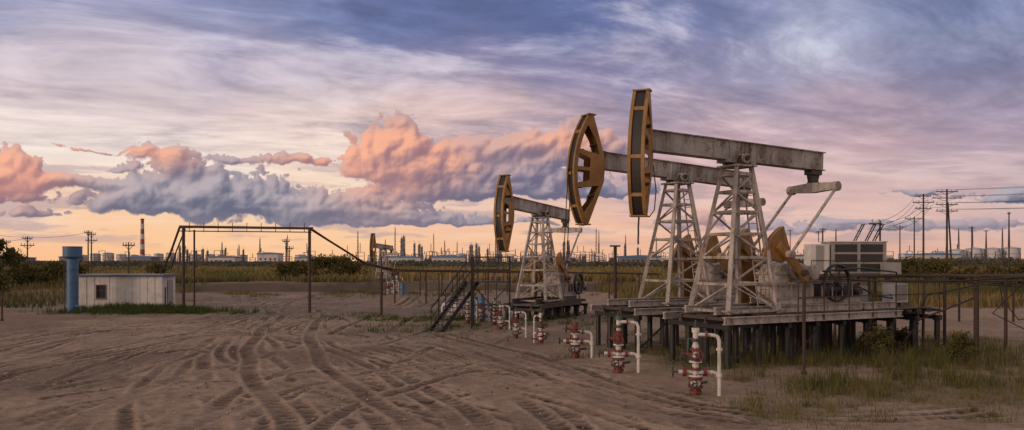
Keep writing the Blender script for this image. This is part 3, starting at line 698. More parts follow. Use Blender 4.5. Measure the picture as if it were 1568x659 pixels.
w.tube([(0.3,-0.2,0.4),(0.6,-0.25,0.4),(0.7,-0.25,0.2),(0.7,-0.25,-0.2)],0.06,'blue'); w.tube([(-0.3,-0.2,3.2),(-0.42,-0.2,3.0),(-0.42,-0.2,0)],0.03,'dark'); w.obj('drain_pipe',e)
# ------------------------------------------------------------------ pipe arch
d=51.6
e=empty('overhead_pipe_arch'); w=B()
def P3(px,py,d_): return (gx(px,d_),d_,gz(py,d_))
zt=gz(349,d)
for px_ in(281,474): w.cyl((gx(px_,d),d,-0.2),(gx(px_,d),d,zt),0.10,'rust',n=12)
w.cyl((gx(584,48),48,-0.2),(gx(584,48),48,gz(440,48)+0.9),0.09,'rust')
w.cyl((gx(289,d),d+0.9,0),(gx(289,d),d+0.9,zt-0.1),0.06,'rust')
w.obj('posts',e); w=B()
w.tube([P3(252,408,56),P3(262,385,54),(gx(275,d),d,zt+0.02),(gx(300,d),d,zt+0.05),(gx(474,d),d,zt-0.05),P3(560,404,d+5),P3(600,412,d+8)],0.075,'rust',n=10)
w.cyl((gx(275,d),d-0.16,zt-0.22),(gx(478,d),d-0.16,zt-0.3),0.035,'rust'); w.cyl((gx(272,d),d+0.25,zt+0.12),(gx(478,d),d+0.25,zt+0.0),0.05,'rust')
w.tube([P3(262,412,56),P3(270,385,54),(gx(281,d),d+0.25,zt-0.1)],0.05,'rust'); w.tube([(gx(474,d),d+0.25,zt),P3(556,403,d+5.2),P3(596,414,d+8)],0.045,'rust')
for i in range(9):
    px_=290+i*22; w.cyl((gx(px_,d),d,zt-0.3),(gx(px_,d),d,zt+0.33),0.022,'rust',n=6)
w.tube([P3(256,470,52),P3(262,462,52),P3(276,478,51)],0.05,'rust')
w.cyl((gx(253,52),52,0),(gx(253,52),52,gz(440,52)),0.05,'rust'); w.obj('pipes',e)
def piperack(p0,p1,z0,z1,npost,name,r=0.07,gap=0.35,npipe=2):
    e=empty(name); w=B(); A=Vector((p0[0],p0[1],z0));C_=Vector((p1[0],p1[1],z1)); dd=(C_-A).normalized(); sd=Vector((-dd.y,dd.x,0))
    for k in range(npipe): 
        o=sd*(k*gap); pts=[A.lerp(C_,i/12)+o+Vector((0,0,random.uniform(-0.03,0.03))) for i in range(13)]
        w.tube(pts,r*(1 if k%2==0 else 0.6),'rust')
    w.obj('pipes',e); w=B()
    for i in range(npost):
        q_=A.lerp(C_,(i+0.3)/npost); w.cyl((q_.x,q_.y,Hb(q_.x,q_.y)-0.2),(q_.x,q_.y,q_.z+0.05),0.06,'rust'); w.bar(q_+Vector((0,0,-0.1))-sd*0.15,q_+Vector((0,0,-0.1))+sd*(npipe*gap),0.07,0.07,'rust')
    w.obj('posts',e)
piperack((gx(590,60),60),(gx(1010,62),62),gz(413,60),gz(420,62),9,'pipe_rack')
piperack((gx(600,75),75),(gx(900,75),75),gz(416,75),gz(418,75),9,'pipe_rack',0.05)
piperack((gx(1270,32),33),(gx(1640,27.5),28.5),gz(424,32),gz(423,28),4,'pipe_rack',0.06,0.3,4)
piperack((gx(1300,45),46),(gx(1700,42),42),gz(432,45),gz(430,42),5,'pipe_rack',0.05,0.3,2)
e=empty('cable_tray'); w=B()
w.tube([P3(1568+60,440,28),P3(1500,436,28.5),P3(1420,452,29),P3(1395,500,29.5)],0.025,'cable')
w.tube([P3(1640,425,27),P3(1560,440,28),P3(1520,480,29),P3(1600,520,29)],0.02,'cable')
w.tube([P3(1280,428,28),P3(1400,432,28.5),P3(1480,430,28.5),P3(1640,420,28.5)],0.03,'cable')
w.cyl(P3(1495,455,29),P3(1395,495,29),0.035,'rust'); w.cyl(P3(1415,430,30),P3(1413,540,29),0.05,'rust')
w.tube([P3(1530,430,28),P3(1535,460,28),P3(1560,490,28),P3(1620,480,28)],0.02,'cable')
w.obj('cables',e)
def post(name,px_,base,top,r=0.06,cap=0,mat='rust'):
    x_,y_=g(px_,base); e=empty(name,(x_,y_,0)); w=B(); zt_=gz(top,y_); w.cyl((0,0,-0.2),(0,0,zt_),r,mat)
    w.cyl((0,0,0),(0,0,0.12),r*1.8,mat)
    if cap: w.box((0,0,zt_),(cap,0.1,0.07),mat)
    else: w.cyl((0,0,zt_),(0,0,zt_+0.04),r*1.3,mat)
    w.obj('pole_shaft',e)
post('marker_post',1231,575,432,0.05); post('support_post',1495,541,425,0.09); post('steel_post',942,520,377,0.075,0.45); post('steel_post',1061,520,386,0.05,0.2); post('steel_post',584,480,395,0.05)
post('steel_post',672,478,420,0.05,0.2); post('steel_post',3,492,448,0.05); 
# ------------------------------------------------------------------ staircase
d=39.0; e=empty('access_staircase',(gx(752,40),40,0)); w=B(); ox,oy=gx(752,40),40
zf=2.35; hx=0.95; hy=0.8
w.box((0,0,zf),(2*hx,2*hy,0.06),'black')
for sx_ in(-hx,hx):
    for sy_ in(-hy,hy):
        w.bar((sx_,sy_,-0.2),(sx_,sy_,zf+1.25),0.09,0.09,'black')
for z_ in(0.6,1.25):
    for sy_ in(-hy,hy): w.bar((-hx,sy_,zf+z_),(hx,sy_,zf+z_),0.06,0.06,'black')
    w.bar((hx,-hy,zf+z_),(hx,hy,zf+z_),0.06,0.06,'black')
for i in range(7): w.bar((-hx+0.25*i+0.1,-hy,zf),(-hx+0.25*i+0.1,-hy,zf+1.25),0.025,0.025,'black')
w.bar((-hx,-hy,0.2),(hx,-hy,zf-0.1),0.05,0.05,'black'); w.bar((hx,-hy,0.2),(-hx,-hy,zf-0.1),0.05,0.05,'black'); w.bar((-hx,-hy,1.2),(hx,-hy,1.2),0.06,0.06,'black')
w.obj('platform',e); w=B()
T0=Vector((-hx,0,zf)); T1=Vector((gx(668,38)-ox,38-oy,0.0))
dirv=(T1-T0); hv=Vector((dirv.x,dirv.y,0)).normalized(); sv=Vector((-hv.y,hv.x,0))
for s_ in(-0.4,0.4):
    w.bar(T0+sv*s_,T1+sv*s_,0.05,0.2,'black')
    w.bar(T0+sv*s_+Vector((0,0,1.05)),T1+sv*s_+Vector((0,0,1.05))-dirv*0.02,0.05,0.05,'black'); w.bar(T0+sv*s_+Vector((0,0,0.6)),T1+sv*s_+Vector((0,0,0.6)),0.035,0.035,'black')
    for i in range(6): q_=T0.lerp(T1,(i+0.1)/5.2); w.bar(q_+sv*s_,q_+sv*s_+Vector((0,0,1.05)),0.035,0.035,'black')
for i in range(12): q_=T0.lerp(T1,(i+0.5)/12); w.bar(q_-sv*0.38,q_+sv*0.38,0.22,0.035,'black')
w.obj('stair_flight',e)
x_,y_=g(692,492); e=empty('striped_drum',(x_,y_,0)); w=B()
w.cyl((-0.5,0,0.55),(0.35,0.15,0.6),0.48,'cabin',n=24); w.cyl((-0.56,0,0.55),(-0.5,0,0.55),0.42,'cabin',0.48,24)
for i in range(3): w.bar((-0.565,-0.3+0.3*i-0.1,0.35),(-0.565,-0.3+0.3*i+0.1,0.75),0.01,0.08,'red',up=(0,0,1))
for k in(-0.35,0.0,0.25): w.torus((k,0.06,0.575),(1,0.17,0.05),0.485,0.02,'red',n=24)
w.obj('drum_shell',e); w=B(); w.box((-0.3,0,0.07),(0.12,0.8,0.2),'dark'); w.box((0.2,0.1,0.07),(0.12,0.8,0.2),'dark'); w.obj('cradle',e)
for p in((727,492),(738,494),(616,456)):
    x_,y_=g(*p); e=empty('blue_separator',(x_,y_,0)); w=B()
    w.cyl((0,0,0),(0,0,1.3),0.17,'blue',n=16); w.cyl((0,0,1.3),(0,0,1.38),0.22,'blue',n=16); w.cyl((0,0,0.35),(0,0,0.42),0.23,'blue',n=16); w.cyl((0,0,1.38),(0,0,1.55),0.06,'dark'); w.tube([(0.1,0,1.0),(0.45,0,1.0),(0.55,0,0.9),(0.55,0,0)],0.05,'blue'); w.wheel((0,0,1.58),(0,0,1),0.16,0.02,'red')
    w.obj('vessel',e)
# ------------------------------------------------------------------ transformer substation (right)
d=60; e=empty('transformer_substation',(gx(1240,d),d,0)); w=B()
def sx(px_): return gx(px_,d)-gx(1240,d)
zA,zB=gz(419,d),gz(371,d)
w.box(((sx(1272)+sx(1357))/2,0.9,(zA+zB)/2),(sx(1357)-sx(1272),1.9,zB-zA),'grey'); 
k=(sx(1357)-sx(1272))
for r_ in range(3):
    for cI in range(2):
        cxx=sx(1272)+k*(0.27+0.46*cI)
        w.box((cxx,-0.055,zA+0.18+r_*0.75+0.255),(1.7,0.01,0.6),'louvre')
        for s_ in range(7): w.bar((cxx-0.85,-0.09,zA+0.18+r_*0.75+s_*0.085),(cxx+0.85,-0.09,zA+0.18+r_*0.75+s_*0.085),0.05,0.02,'louvre',up=(0,1,1))
w.box(((sx(1272)+sx(1357))/2,0.9,zB+0.04),(k+0.2,2.1,0.08),'cabin')
w.obj('louvred_unit',e); w=B()
w.box(((sx(1240)+sx(1270))/2,0.6,(zA+zB)/2-0.1),(sx(1268)-sx(1240),1.5,zB-zA-0.1),'cabin'); w.box((sx(1254),-0.16,(zA+zB)/2),(0.6,0.03,1.9),'grey'); w.obj('switch_cabinet',e); w=B()
w.box((sx(1300),0.8,zA-0.12),(sx(1362)-sx(1238),2.3,0.2),'dark')
for px_ in(1242,1270,1300,1330,1356):
    for yy in(-0.1,1.7): w.bar((sx(px_),yy,0),(sx(px_),yy,zA-0.2),0.14,0.14,'black')
for px_ in(1240,1280,1320,1360): w.cyl((sx(px_),-0.3,zA),(sx(px_),-0.3,zA+1.0),0.025,'rust')
w.cyl((sx(1240),-0.3,zA+1.0),(sx(1360),-0.3,zA+1.0),0.025,'rust'); w.box((sx(1358),-0.6,gz(411,d)),(1.3,0.6,0.9),'grey')
w.obj('stand',e); w=B()
for i,px_ in enumerate((1318,1336,1348)):
    w.bar((sx(px_),1,zB),(sx(px_)+0.75,1,zB+1.45),0.07,0.07,'rust'); w.bar((sx(px_),1.4,zB),(sx(px_)+0.75,1.4,zB+1.45),0.07,0.07,'rust')
    for f_ in(0.3,0.6,0.95): w.bar((sx(px_)+0.75*f_,1,zB+1.45*f_),(sx(px_)+0.75*f_,1.4,zB+1.45*f_),0.05,0.05,'rust')
w.bar((sx(1357),1,zB-1),(sx(1357),1,zB+1.7),0.1,0.1,'rust'); w.bar((sx(1340),1,zB+1.45),(sx(1360),1,zB+1.45),0.12,0.12,'rust')
w.cyl((sx(1345),1,zB+1.5),(sx(1345),1,zB+1.8),0.06,'ceram'); w.cyl((sx(1355),1,zB+1.5),(sx(1355),1,zB+1.8),0.06,'ceram')
for px_ in(1258,1264,1285): w.cyl((sx(px_),0.6,zB),(sx(px_),0.6,zB+0.9),0.03,'rust'); 
w.bar((sx(1254),0.6,zB+0.8),(sx(1268),0.6,zB+0.8),0.05,0.05,'rust')
w.obj('busbar_frames',e)
# ------------------------------------------------------------------ power poles
def pole(px_,top,d,arms=1,armw=1.6,r=0.13,name='power_pole',dbl=False,rz=0.0):
    x_=gx(px_,d); z0=Hb(x_,d); h=gz(top,d)-z0; e=empty(name,(x_,d,z0),rz); w=B()
    w.cyl((0,0,-0.3),(0,0,h),r,'wood',r*0.7,10)
    if dbl: w.cyl((0.9,0.2,-0.3),(0.15,0,h*0.85),r*0.8,'wood',r*0.6,8)
    for k in range(arms):
        z_=h-0.35-k*0.95; aw=armw*(1 if k!=1 else 1.35)
        w.bar((-aw/2,0,z_),(aw/2,0,z_),0.1,0.12,'wood'); w.bar((-aw*0.35,0.05,z_),(0,0.05,z_-0.5),0.05,0.05,'wood'); w.bar((aw*0.35,0.05,z_),(0,0.05,z_-0.5),0.05,0.05,'wood')
        for s_ in(-1,-0.45,0.45,1): w.cyl((s_*aw*0.46,0,z_+0.05),(s_*aw*0.46,0,z_+0.32),0.055,'ceram',n=8)
    w.obj('pole_and_crossarms',e); return (x_,d,z0+h)
p1=pole(1450,290,115,4,3.2,0.17,dbl=True); p2=pole(1414,297,118,3,2.4,0.16); 
pole(1400,332,125,1,3.0,0.12); pole(1545,325,200,1,1.0,0.2); pole(1488,347,220,1,2,0.2); pole(1510,352,240,1,2,0.2)
pole(135,353,120,1,1.2,0.12); pole(140,356,125,2,1.4,0.12); pole(197,371,85,1,1.3,0.09); pole(42,362,110,2,1.4,0.11); pole(10,368,130,1,1.4,0.11); pole(438,366,110,1,1.0,0.1); pole(443,377,112,1,1.2,0.1)
pole(1338,372,140,1,2.0,0.12); pole(1150,360,180,1,2,0.16); pole(1378,345,150,1,2.4,0.13); pole(1260,349,170,1,1.6,0.15); pole(1210,352,300,1,2,0.2)
e=empty('power_lines'); w=B()
def sag(a,c_,s_,r=0.03): 
    a=Vector(a);c_=Vector(c_); w.tube([a.lerp(c_,i/14)+Vector((0,0,-s_*4*(i/14)*(1-i/14))) for i in range(15)],r,'cable',n=5)
for k in range(4):
    for s_ in(-0.46,0.46):
        z_=p1[2]-0.1-k*0.95; sag((p1[0]+s_*3.2,p1[1],z_),(p1[0]+30+s_*3,80+k,z_+0.5),0.6,0.022)
for k in range(3):
    for s_ in(-0.46,0.46):
        z_=p2[2]-0.1-k*0.95; sag((p2[0]+s_*2.4,p2[1],z_),(p1[0]+s_*3.2,p1[1],p1[2]-0.1-k*0.95),0.3,0.022)
        sag((p2[0]+s_*2.4,p2[1],z_),(gx(1357,60)+s_,61,gz(340,60)-0.3*k),0.8,0.022)
sag((gx(135,120),120,gz(356,120)),(gx(-60,100),100,gz(350,100)),1,0.02); sag((gx(42,110),110,gz(364,110)),(gx(-40,90),90,gz(360,90)),0.6,0.02)
w.obj('wires',e)
# ------------------------------------------------------------------ refinery skyline (distance 700 m)
D=700.0; u=D/F
def fx(px_): return gx(px_,D)
def fz(py_): return gz(py_,D)
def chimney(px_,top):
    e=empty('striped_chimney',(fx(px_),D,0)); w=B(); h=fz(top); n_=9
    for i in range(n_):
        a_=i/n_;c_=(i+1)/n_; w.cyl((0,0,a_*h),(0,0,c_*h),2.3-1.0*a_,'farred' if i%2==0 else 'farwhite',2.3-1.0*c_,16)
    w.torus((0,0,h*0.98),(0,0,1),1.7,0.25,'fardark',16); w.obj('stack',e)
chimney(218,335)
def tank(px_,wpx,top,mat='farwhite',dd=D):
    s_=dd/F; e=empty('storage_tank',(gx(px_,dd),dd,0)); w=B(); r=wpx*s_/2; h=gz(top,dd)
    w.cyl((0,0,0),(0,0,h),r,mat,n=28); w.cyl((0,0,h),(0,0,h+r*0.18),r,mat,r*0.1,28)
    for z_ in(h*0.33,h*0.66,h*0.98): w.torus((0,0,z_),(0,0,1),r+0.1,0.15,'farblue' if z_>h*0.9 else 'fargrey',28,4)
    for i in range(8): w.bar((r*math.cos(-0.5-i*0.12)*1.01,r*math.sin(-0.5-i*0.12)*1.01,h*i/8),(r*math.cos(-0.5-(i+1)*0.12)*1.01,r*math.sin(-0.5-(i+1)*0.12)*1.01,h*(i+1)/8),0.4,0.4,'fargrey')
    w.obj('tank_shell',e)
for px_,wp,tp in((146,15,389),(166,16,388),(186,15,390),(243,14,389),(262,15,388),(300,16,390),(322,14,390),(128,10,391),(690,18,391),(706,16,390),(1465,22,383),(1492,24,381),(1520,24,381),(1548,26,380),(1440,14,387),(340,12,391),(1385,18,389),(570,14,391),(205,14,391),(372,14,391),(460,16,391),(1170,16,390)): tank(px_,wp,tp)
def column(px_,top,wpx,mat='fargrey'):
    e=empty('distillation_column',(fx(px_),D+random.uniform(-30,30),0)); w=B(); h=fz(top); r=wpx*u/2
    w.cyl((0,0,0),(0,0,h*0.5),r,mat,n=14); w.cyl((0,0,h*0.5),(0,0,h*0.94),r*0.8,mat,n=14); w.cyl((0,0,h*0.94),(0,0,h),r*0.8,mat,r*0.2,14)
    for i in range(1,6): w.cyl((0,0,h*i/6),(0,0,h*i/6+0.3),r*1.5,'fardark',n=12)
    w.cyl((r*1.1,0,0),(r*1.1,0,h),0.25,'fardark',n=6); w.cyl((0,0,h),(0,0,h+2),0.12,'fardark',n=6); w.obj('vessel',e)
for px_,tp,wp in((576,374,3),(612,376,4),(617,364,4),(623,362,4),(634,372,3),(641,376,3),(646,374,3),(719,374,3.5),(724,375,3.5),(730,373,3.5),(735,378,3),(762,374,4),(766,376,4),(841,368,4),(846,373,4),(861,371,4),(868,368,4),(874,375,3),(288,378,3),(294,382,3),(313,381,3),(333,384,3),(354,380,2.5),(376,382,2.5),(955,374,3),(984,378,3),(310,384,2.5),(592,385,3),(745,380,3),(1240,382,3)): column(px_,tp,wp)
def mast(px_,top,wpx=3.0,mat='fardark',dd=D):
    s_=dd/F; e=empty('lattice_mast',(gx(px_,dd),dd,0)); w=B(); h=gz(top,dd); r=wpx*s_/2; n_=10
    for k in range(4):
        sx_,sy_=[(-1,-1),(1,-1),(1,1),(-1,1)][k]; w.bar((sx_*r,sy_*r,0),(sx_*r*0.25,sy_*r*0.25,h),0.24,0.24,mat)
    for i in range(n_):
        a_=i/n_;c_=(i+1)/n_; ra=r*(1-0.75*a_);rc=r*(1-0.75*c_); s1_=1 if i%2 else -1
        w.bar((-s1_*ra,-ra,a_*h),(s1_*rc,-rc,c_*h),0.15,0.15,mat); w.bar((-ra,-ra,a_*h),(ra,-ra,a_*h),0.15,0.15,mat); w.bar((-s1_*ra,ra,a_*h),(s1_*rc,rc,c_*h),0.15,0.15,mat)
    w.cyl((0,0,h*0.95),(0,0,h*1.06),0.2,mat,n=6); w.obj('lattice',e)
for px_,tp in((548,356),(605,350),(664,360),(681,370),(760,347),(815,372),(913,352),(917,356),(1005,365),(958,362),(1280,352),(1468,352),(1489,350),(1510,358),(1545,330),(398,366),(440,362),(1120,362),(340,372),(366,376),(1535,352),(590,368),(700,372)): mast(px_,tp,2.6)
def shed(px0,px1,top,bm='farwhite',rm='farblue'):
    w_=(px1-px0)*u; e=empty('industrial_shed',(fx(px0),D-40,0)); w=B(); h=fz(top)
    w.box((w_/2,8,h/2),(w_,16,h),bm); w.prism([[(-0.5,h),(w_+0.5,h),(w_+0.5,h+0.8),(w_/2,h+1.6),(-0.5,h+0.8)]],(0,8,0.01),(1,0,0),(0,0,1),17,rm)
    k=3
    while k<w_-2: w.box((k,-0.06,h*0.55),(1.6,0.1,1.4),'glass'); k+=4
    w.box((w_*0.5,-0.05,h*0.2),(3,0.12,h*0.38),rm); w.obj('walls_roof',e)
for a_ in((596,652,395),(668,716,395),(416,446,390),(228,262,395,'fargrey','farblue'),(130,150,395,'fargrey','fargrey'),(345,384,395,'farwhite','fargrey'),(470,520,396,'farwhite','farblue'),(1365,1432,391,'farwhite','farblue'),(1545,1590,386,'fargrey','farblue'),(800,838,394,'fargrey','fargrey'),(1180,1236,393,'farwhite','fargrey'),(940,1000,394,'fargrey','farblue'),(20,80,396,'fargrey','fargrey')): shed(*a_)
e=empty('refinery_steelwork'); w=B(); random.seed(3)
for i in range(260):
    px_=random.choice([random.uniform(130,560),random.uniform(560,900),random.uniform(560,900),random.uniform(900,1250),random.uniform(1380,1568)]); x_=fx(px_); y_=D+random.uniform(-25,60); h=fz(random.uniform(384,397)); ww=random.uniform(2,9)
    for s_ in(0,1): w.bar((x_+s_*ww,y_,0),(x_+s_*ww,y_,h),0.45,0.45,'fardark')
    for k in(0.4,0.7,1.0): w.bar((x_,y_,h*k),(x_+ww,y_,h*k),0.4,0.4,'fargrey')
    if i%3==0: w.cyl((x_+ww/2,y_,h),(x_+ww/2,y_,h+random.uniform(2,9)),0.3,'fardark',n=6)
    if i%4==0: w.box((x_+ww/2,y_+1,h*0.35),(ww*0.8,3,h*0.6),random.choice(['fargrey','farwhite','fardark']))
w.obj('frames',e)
# ------------------------------------------------------------------ SKY (procedurally computed radiance over azimuth / elevation)
def perlin(x,y,seed):
    T=np.random.default_rng(seed).random((256,256)).astype(np.float32)*2*np.pi; GX=np.cos(T);GY=np.sin(T)
    xi=np.floor(x).astype(np.int32);yi=np.floor(y).astype(np.int32); fx=(x-xi).astype(np.float32);fy=(y-yi).astype(np.float32)
    u_=fx*fx*fx*(fx*(fx*6-15)+10);v_=fy*fy*fy*(fy*(fy*6-15)+10)
    x0=xi&255;x1=(xi+1)&255;y0=yi&255;y1=(yi+1)&255
    a=GX[x0,y0]*fx+GY[x0,y0]*fy; b_=GX[x1,y0]*(fx-1)+GY[x1,y0]*fy; c=GX[x0,y1]*fx+GY[x0,y1]*(fy-1); d=GX[x1,y1]*(fx-1)+GY[x1,y1]*(fy-1)
    return ((a*(1-u_)+b_*u_)*(1-v_)+(c*(1-u_)+d*u_)*v_)*1.5
def fbm(x,y,sc,oc,seed,r=0.5,bil=False):
    o=0;a=1;n_=0
    for k in range(oc):
        p=perlin(x/sc*2**k+17*k,y/sc*2**k+31*k,seed+k)
        if bil: p=np.abs(p)*2-0.55
        o=o+a*p;n_+=a;a*=r
    return (o/n_*(1.6 if not bil else 1.0)).astype(np.float32)
WA=math.radians(60); WE=math.radians(30); NW,NH=2800,700
azv=np.linspace(-WA,WA,NW,dtype=np.float32); elv_=np.linspace(0,WE,NH,dtype=np.float32)
AZ,EL=np.meshgrid(azv,elv_)
U=AZ*F; V_=EL*F      # angular units, 1/1200 rad
def uv(px_,py_):
    az=math.atan((px_-PX0)/F); return az*F, math.atan((HY-py_)/F*math.cos(az))*F
CP=[(50,20,148,152,188),(250,20,156,156,190),(450,20,126,136,178),(650,30,102,115,163),(850,30,99,112,162),(1050,30,113,122,168),(1250,30,162,166,196),(1450,20,134,145,183),
(50,100,190,172,186),(250,90,178,166,187),(450,100,158,150,180),(650,100,130,129,166),(850,110,140,132,167),(1050,110,133,131,167),(1250,100,164,162,190),(1480,100,146,149,181),
(50,180,228,209,206),(250,170,219,199,201),(450,170,221,194,191),(650,160,222,193,190),(850,170,195,168,178),(1050,180,170,152,170),(1250,180,177,156,174),(1480,180,160,146,170),
(50,230,243,229,216),(300,230,246,232,219),(500,220,244,220,204),(700,200,230,196,189),(850,230,211,181,182),(1100,240,204,166,170),(1300,240,208,173,174),(1500,230,183,158,172),
(50,310,249,212,180),(250,300,248,214,190),(480,300,249,217,191),(750,310,239,199,178),(1050,300,227,186,175),(1300,310,230,190,179),(1500,320,211,180,178),
(50,375,253,192,148),(250,370,255,202,150),(500,375,255,202,152),(750,375,250,192,150),(1000,375,240,184,152),(1300,375,229,178,155),(1530,375,214,172,159),
(200,-120,170,165,190),(700,-120,155,153,178),(1300,-120,168,167,192),(-300,100,192,170,183),(-300,300,230,194,180),(1900,100,162,157,185),(1900,300,200,172,178),(700,-280,178,170,186),(0,-280,187,176,186),(1500,-280,177,173,190)]
w1=fbm(U,V_,160,5,100); w2=fbm(U,V_,160,5,200)
Uw=U+w1*60; Vw=V_+w2*26
num=np.zeros(U.shape+(3,),np.float32); den=np.zeros(U.shape,np.float32)+1e-12
for (px_,py_,r_,g_,b_) in CP:
    a_,e_=uv(px_,py_); wt=np.exp(-((Uw-a_)/115)**2-((Vw-e_)/40)**2)+1e-6/(1+((Uw-a_)/300)**2+((Vw-e_)/100)**2)
    num+=wt[...,None]*np.array([r_,g_,b_],np.float32)/255; den+=wt
col=num/den[...,None]
def mx(a,c,f): return a+(np.array(c,np.float32)/255-a)*f[...,None] if isinstance(c,tuple) else a+(c-a)*f[...,None]
dn_=np.sin(EL)+0.11
PXp=np.sin(AZ)*np.cos(EL)/dn_; PYp=np.cos(AZ)*np.cos(EL)/dn_
ca_,sa_=math.cos(math.radians(-22)),math.sin(math.radians(-22))
Qx=(PXp*ca_-PYp*sa_)*0.72; Qy=(PXp*sa_+PYp*ca_)*1.05
qa=fbm(Qx,Qy,1.6,3,300); qb=fbm(Qx,Qy,1.6,3,310)
Qx2=Qx+qa*0.26; Qy2=Qy+qb*0.26
s1=fbm(Qx2,Qy2,1.2,9,320,0.62); s2=fbm(Qx2*0.6,Qy2*1.9,0.8,7,340,0.64); s3=fbm(Qx2,Qy2*1.2,0.20,6,360,0.62)
st_=s1*0.95+s2*0.30+s3*0.26
hgt=sst(V_,60,330)
def G(px_,py_,rx,ry):
    a_,e_=uv(px_,py_); return np.exp(-((Uw-a_)/rx)**2-((Vw-e_)/ry)**2)
st_=st_-0.34*G(780,60,380,80)-0.12*G(1150,140,250,60)+0.42*G(1280,80,150,60)+0.38*G(1500,60,110,50)+0.2*G(150,200,250,50)+0.2*G(690,165,150,25)-0.2*G(1480,150,120,40)
lt=sst(st_,-0.05,0.60); dk=sst(-st_,-0.05,0.70)
lightc=np.array((253,230,214),np.float32)/255*(1-hgt)[...,None]+np.array((218,206,216),np.float32)/255*hgt[...,None]
cyan=np.clip(G(1290,75,170,70)+G(1510,50,120,50),0,1); lightc=mx(lightc,(216,223,235),cyan*0.9)
lightc=mx(lightc,(239,202,192),G(1250,190,350,50)*0.7)
darkc=np.array((194,156,163),np.float32)/255*(1-hgt)[...,None]+np.array((92,103,146),np.float32)/255*hgt[...,None]
col=mx(col,lightc,lt*(0.24+0.44*hgt)); col=mx(col,darkc,dk*(0.28+0.38*hgt)*sst(V_,20,90))
col=col*(1+0.08*s3*sst(V_,60,200)+0.04*s2*sst(V_,40,120))[...,None]
bd=fbm(U+w1*30,V_*7+w2*20,150,6,400,0.55); bm=sst(bd,0.0,0.45)*sst(V_,8,30)*(1-sst(V_,110,170))
col=mx(col,(180,156,164),bm*0.60)
# cumulus
CL=[(560,250,40,40,1.1),(603,222,42,38,1.25),(622,258,75,44,1.15),(690,258,80,38,1.05),(752,235,50,18,.9),(800,225,46,24,.95),(700,292,120,20,1.1),(850,250,75,44,1.0),(886,216,46,30,1.1),(940,240,52,24,1.0),(870,290,120,17,1.1),(965,298,80,12,.95),(780,288,100,26,1.05),
 (300,288,60,40,1.15),(288,258,28,18,.95),(200,298,50,34,1.1),(250,316,105,24,1.1),(405,298,60,36,1.1),(350,318,140,20,1.1),(480,324,90,17,1.1),(590,318,95,20,1.1),(670,334,100,15,1.1),(540,342,180,10,1),(730,343,70,7,.9),(440,305,200,22,.25),
 (30,276,36,28,1.15),(44,258,20,18,.9),(-30,272,44,30,1.1),(100,278,55,9,1),(250,241,36,17,1.05),(455,250,55,11,1.0),(180,257,28,6,.9),(355,248,22,8,.9),(140,227,60,3.5,.9),(70,330,46,7,.95),(20,303,46,7,.85),
 (735,222,38,12,.9),(1075,338,40,18,1.05),(1160,350,70,14,1.0),(1250,354,70,10,.95),(1330,342,60,6,.9),(1390,356,50,10,.9),(1545,300,52,14,1.15),(1400,295,55,5,1),(1500,352,70,12,1),(1440,347,44,8,.9),(1600,265,40,16,.7),(1700,300,90,30,1),(-200,300,120,30,1),(-330,330,120,24,1),(1850,330,120,20,1),(820,343,64,5,.85),(1000,350,44,7,.85)]
k1=fbm(U,V_,60,4,500); k2=fbm(U,V_,60,4,510)
Uc=U+k1*16; Vc=V_+k2*10
Dm=np.zeros_like(U)
for (px_,py_,rx,ry,wt) in CL:
    a_,e_=uv(px_,py_); dv=(Vc-e_); ryy=np.where(dv<0,ry*0.55,ry); Dm+=wt*np.exp(-((Uc-a_)/rx)**2-(dv/ryy)**2)
Dm=1.25*np.tanh(Dm/1.25)
bl=fbm(U+k1*6,V_*1.15+k2*6,46,7,520,0.56,bil=True)
fz_=fbm(U,V_,12,5,560,0.62)
bigm=fbm(U,V_,95,4,590,0.5)
tops=sst(np.gradient(Dm,axis=0)*-1*60,-0.6,0.4)
Dc=Dm+(bl*0.85*(0.55+0.45*tops)+fz_*0.11+bigm*0.16)*sst(Dm,0.03,0.25)
al=np.clip((Dc-0.50)/(0.09+0.16*(1-tops)),0,1)
al=al*al*(3-2*al)
T_=np.clip(Dc-0.45,0,1.8)
su=U[0,1]-U[0,0]; sv_=V_[1,0]-V_[0,0]
def sm(A,r):
    for ax,st in((0,r/sv_),(1,r/su)):
        n_=max(1,int(st)); c_=np.cumsum(np.pad(A,[(n_+1,n_) if i==ax else (0,0) for i in (0,1)],mode='edge'),axis=ax,dtype=np.float64)
        A=(np.take(c_,range(2*n_+1,c_.shape[ax]),axis=ax)-np.take(c_,range(0,c_.shape[ax]-2*n_-1),axis=ax))/(2*n_+1)
    return A.astype(np.float32)
def shf(A,du,dv): return np.roll(np.roll(A,int(round(-du/su)),axis=1),int(round(-dv/sv_)),axis=0)
lit=np.zeros_like(T_)
for r_,wgt in((1.5,0.34),(4,0.50),(10,0.55),(24,0.50)):
    Ts=sm(sm(T_,r_),r_*0.6); d_=Ts-shf(Ts,-r_*1.1,r_*0.9); lit+=wgt*np.tanh(d_*3.2/np.sqrt(r_/4))
lit=np.clip(0.42+lit*0.62,0,1)
def Gc(px_,py_,rx,ry):
    a_,e_=uv(px_,py_); return np.exp(-((U-a_)/rx)**2-((V_-e_)/ry)**2)
pk=np.clip(Gc(590,240,95,70)*1.3+Gc(15,265,75,40)*1.1+Gc(255,240,50,22)*0.8+Gc(870,215,120,34)*0.95+Gc(450,250,70,16)*0.7+Gc(1075,335,60,30)*0.6+Gc(140,227,70,8)*0.9+Gc(700,255,70,40)*0.55+Gc(-250,280,200,60)*.5,0,1)
shd=np.ones_like(col)*np.array((100,104,128),np.float32)/255; shd=mx(shd,(168,118,124),pk); shd=mx(shd,(108,104,132),Gc(820,280,220,50)*0.8)
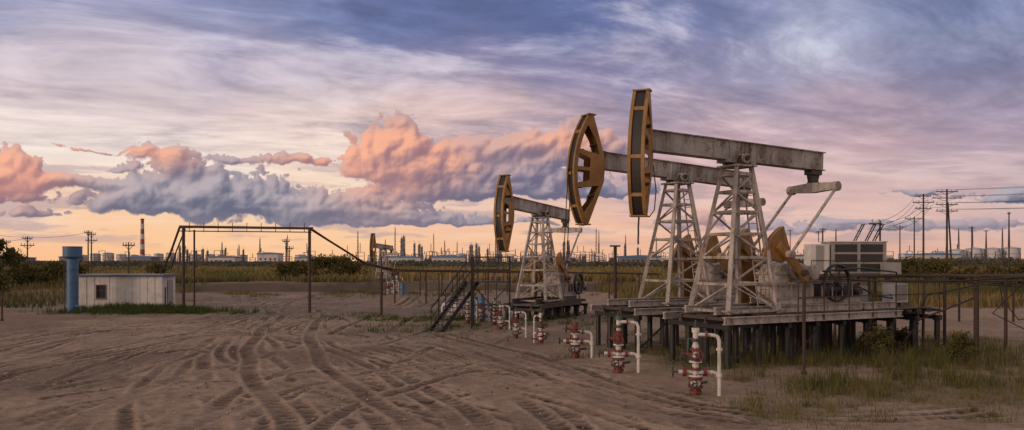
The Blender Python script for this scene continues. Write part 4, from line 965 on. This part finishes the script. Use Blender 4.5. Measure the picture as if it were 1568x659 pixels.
hi=np.ones_like(col)*np.array((184,172,180),np.float32)/255; hi=mx(hi,(255,178,145),pk); hi=mx(hi,(208,164,168),Gc(800,240,200,50)*0.6*(1-pk))
cc=shd+(hi-shd)*sst(lit,0.0,1.0)[...,None]
rim=(1-sst(Dc,0.52,0.80))*0.30; cc=mx(cc,(212,184,184),rim)
lowfade=(1-sst(V_,30,80))*0.45; cc=mx(cc,(186,158,162),lowfade)
col=mx(col,cc,al*0.96)
hzf=(1-sst(V_,0,45)); hzc=np.array((255,192,138),np.float32)/255*(1-sst(U,-350,500))[...,None]+np.array((230,176,150),np.float32)/255*sst(U,-350,500)[...,None]
col=mx(col,hzc,hzf*0.7)
lum=col@np.array([.3,.6,.1],np.float32); col=lum[...,None]+(col-lum[...,None])*0.93
col=np.clip(col,0,1); lin=np.where(col<=0.04045,col/12.92,((col+0.055)/1.055)**2.4)
mask=sst(WA-np.abs(AZ),0,0.25)*(1-sst(EL,WE-0.10,WE-0.005))
img=bpy.data.images.new('sky_radiance',NW,NH,alpha=True,float_buffer=True); img.colorspace_settings.name='Non-Color'; img.alpha_mode='CHANNEL_PACKED'
buf=np.concatenate([lin,mask[...,None]],-1).astype(np.float32); img.pixels.foreach_set(buf.ravel()); img.update(); img.pack()
world=bpy.data.worlds.new('World'); scene.world=world; world.use_nodes=True
nt=world.node_tree; nt.nodes.clear(); t=NT(nt)
tc=nt.nodes.new('ShaderNodeTexCoord').outputs['Generated']
dirn=t.V('NORMALIZE',tc); dx_,dy_,dz_=t.sep(dirn)
az=t.M('ARCTAN2',dx_,dy_); el=t.M('ARCSINE',dz_)
uu=t.M('ADD',t.M('MULTIPLY',az,0.5/WA),0.5); vv=t.M('MULTIPLY',el,1.0/WE)
ti=nt.nodes.new('ShaderNodeTexImage'); ti.image=img; ti.extension='EXTEND'; ti.interpolation='Linear'; t.set(ti.inputs[0],t.comb(uu,vv,0.0))
S=srgb
E=t.M('MULTIPLY',el,1/1.5708,clamp=True)
rest=t.ramp(E,[(0,S(.96,.74,.62)),(0.06,S(.98,.82,.74)),(0.18,S(.89,.79,.75)),(0.32,S(.84,.77,.75)),(0.6,S(.81,.76,.75)),(1.0,S(.79,.75,.75))])
rn=t.noise(dirn,2.2,3,0.55); rest=t.mix(t.M('MULTIPLY',t.ss(rn,0.42,0.62),0.35),rest,S(.65,.61,.68))
sky=nt.nodes.new('ShaderNodeTexSky'); sky.sky_type='NISHITA'; sky.sun_disc=False; sky.sun_elevation=math.radians(10); sky.sun_rotation=math.radians(238)
rest=t.mix(0.15,rest,t.V('SCALE',sky.outputs[0],scale=0.10))
colr=t.mix(ti.outputs['Alpha'],rest,ti.outputs['Color'])
colr=t.mix(t.ss(dz_,-0.02,0.0),S(.42,.34,.29),colr)
bg=nt.nodes.new('ShaderNodeBackground'); t.set(bg.inputs[0],colr); bg.inputs[1].default_value=1.0
wo=nt.nodes.new('ShaderNodeOutputWorld'); nt.links.new(bg.outputs[0],wo.inputs[0])
# ------------------------------------------------------------------ sun + camera
sl=bpy.data.lights.new('sun','SUN'); sl.energy=1.25; sl.angle=math.radians(8); sl.color=(1.0,0.73,0.53)
so=bpy.data.objects.new('sun',sl); scene.collection.objects.link(so)
elv=math.radians(10); azs=math.radians(238)
sv=Vector((math.sin(azs)*math.cos(elv),math.cos(azs)*math.cos(elv),math.sin(elv)))
so.rotation_euler=sv.to_track_quat('Z','Y').to_euler()
cam=bpy.data.cameras.new('camera'); co_=bpy.data.objects.new('camera',cam); scene.collection.objects.link(co_); scene.camera=co_
co_.location=(0,0,HC); co_.rotation_euler=(math.radians(90),0,0); cam.sensor_width=36; cam.lens=36*F/1568; cam.shift_y=70.5/1568; cam.clip_end=12000; cam.clip_start=0.1
scene.view_settings.view_transform='Standard'; scene.view_settings.look='None'; scene.view_settings.exposure=0; scene.view_settings.gamma=1
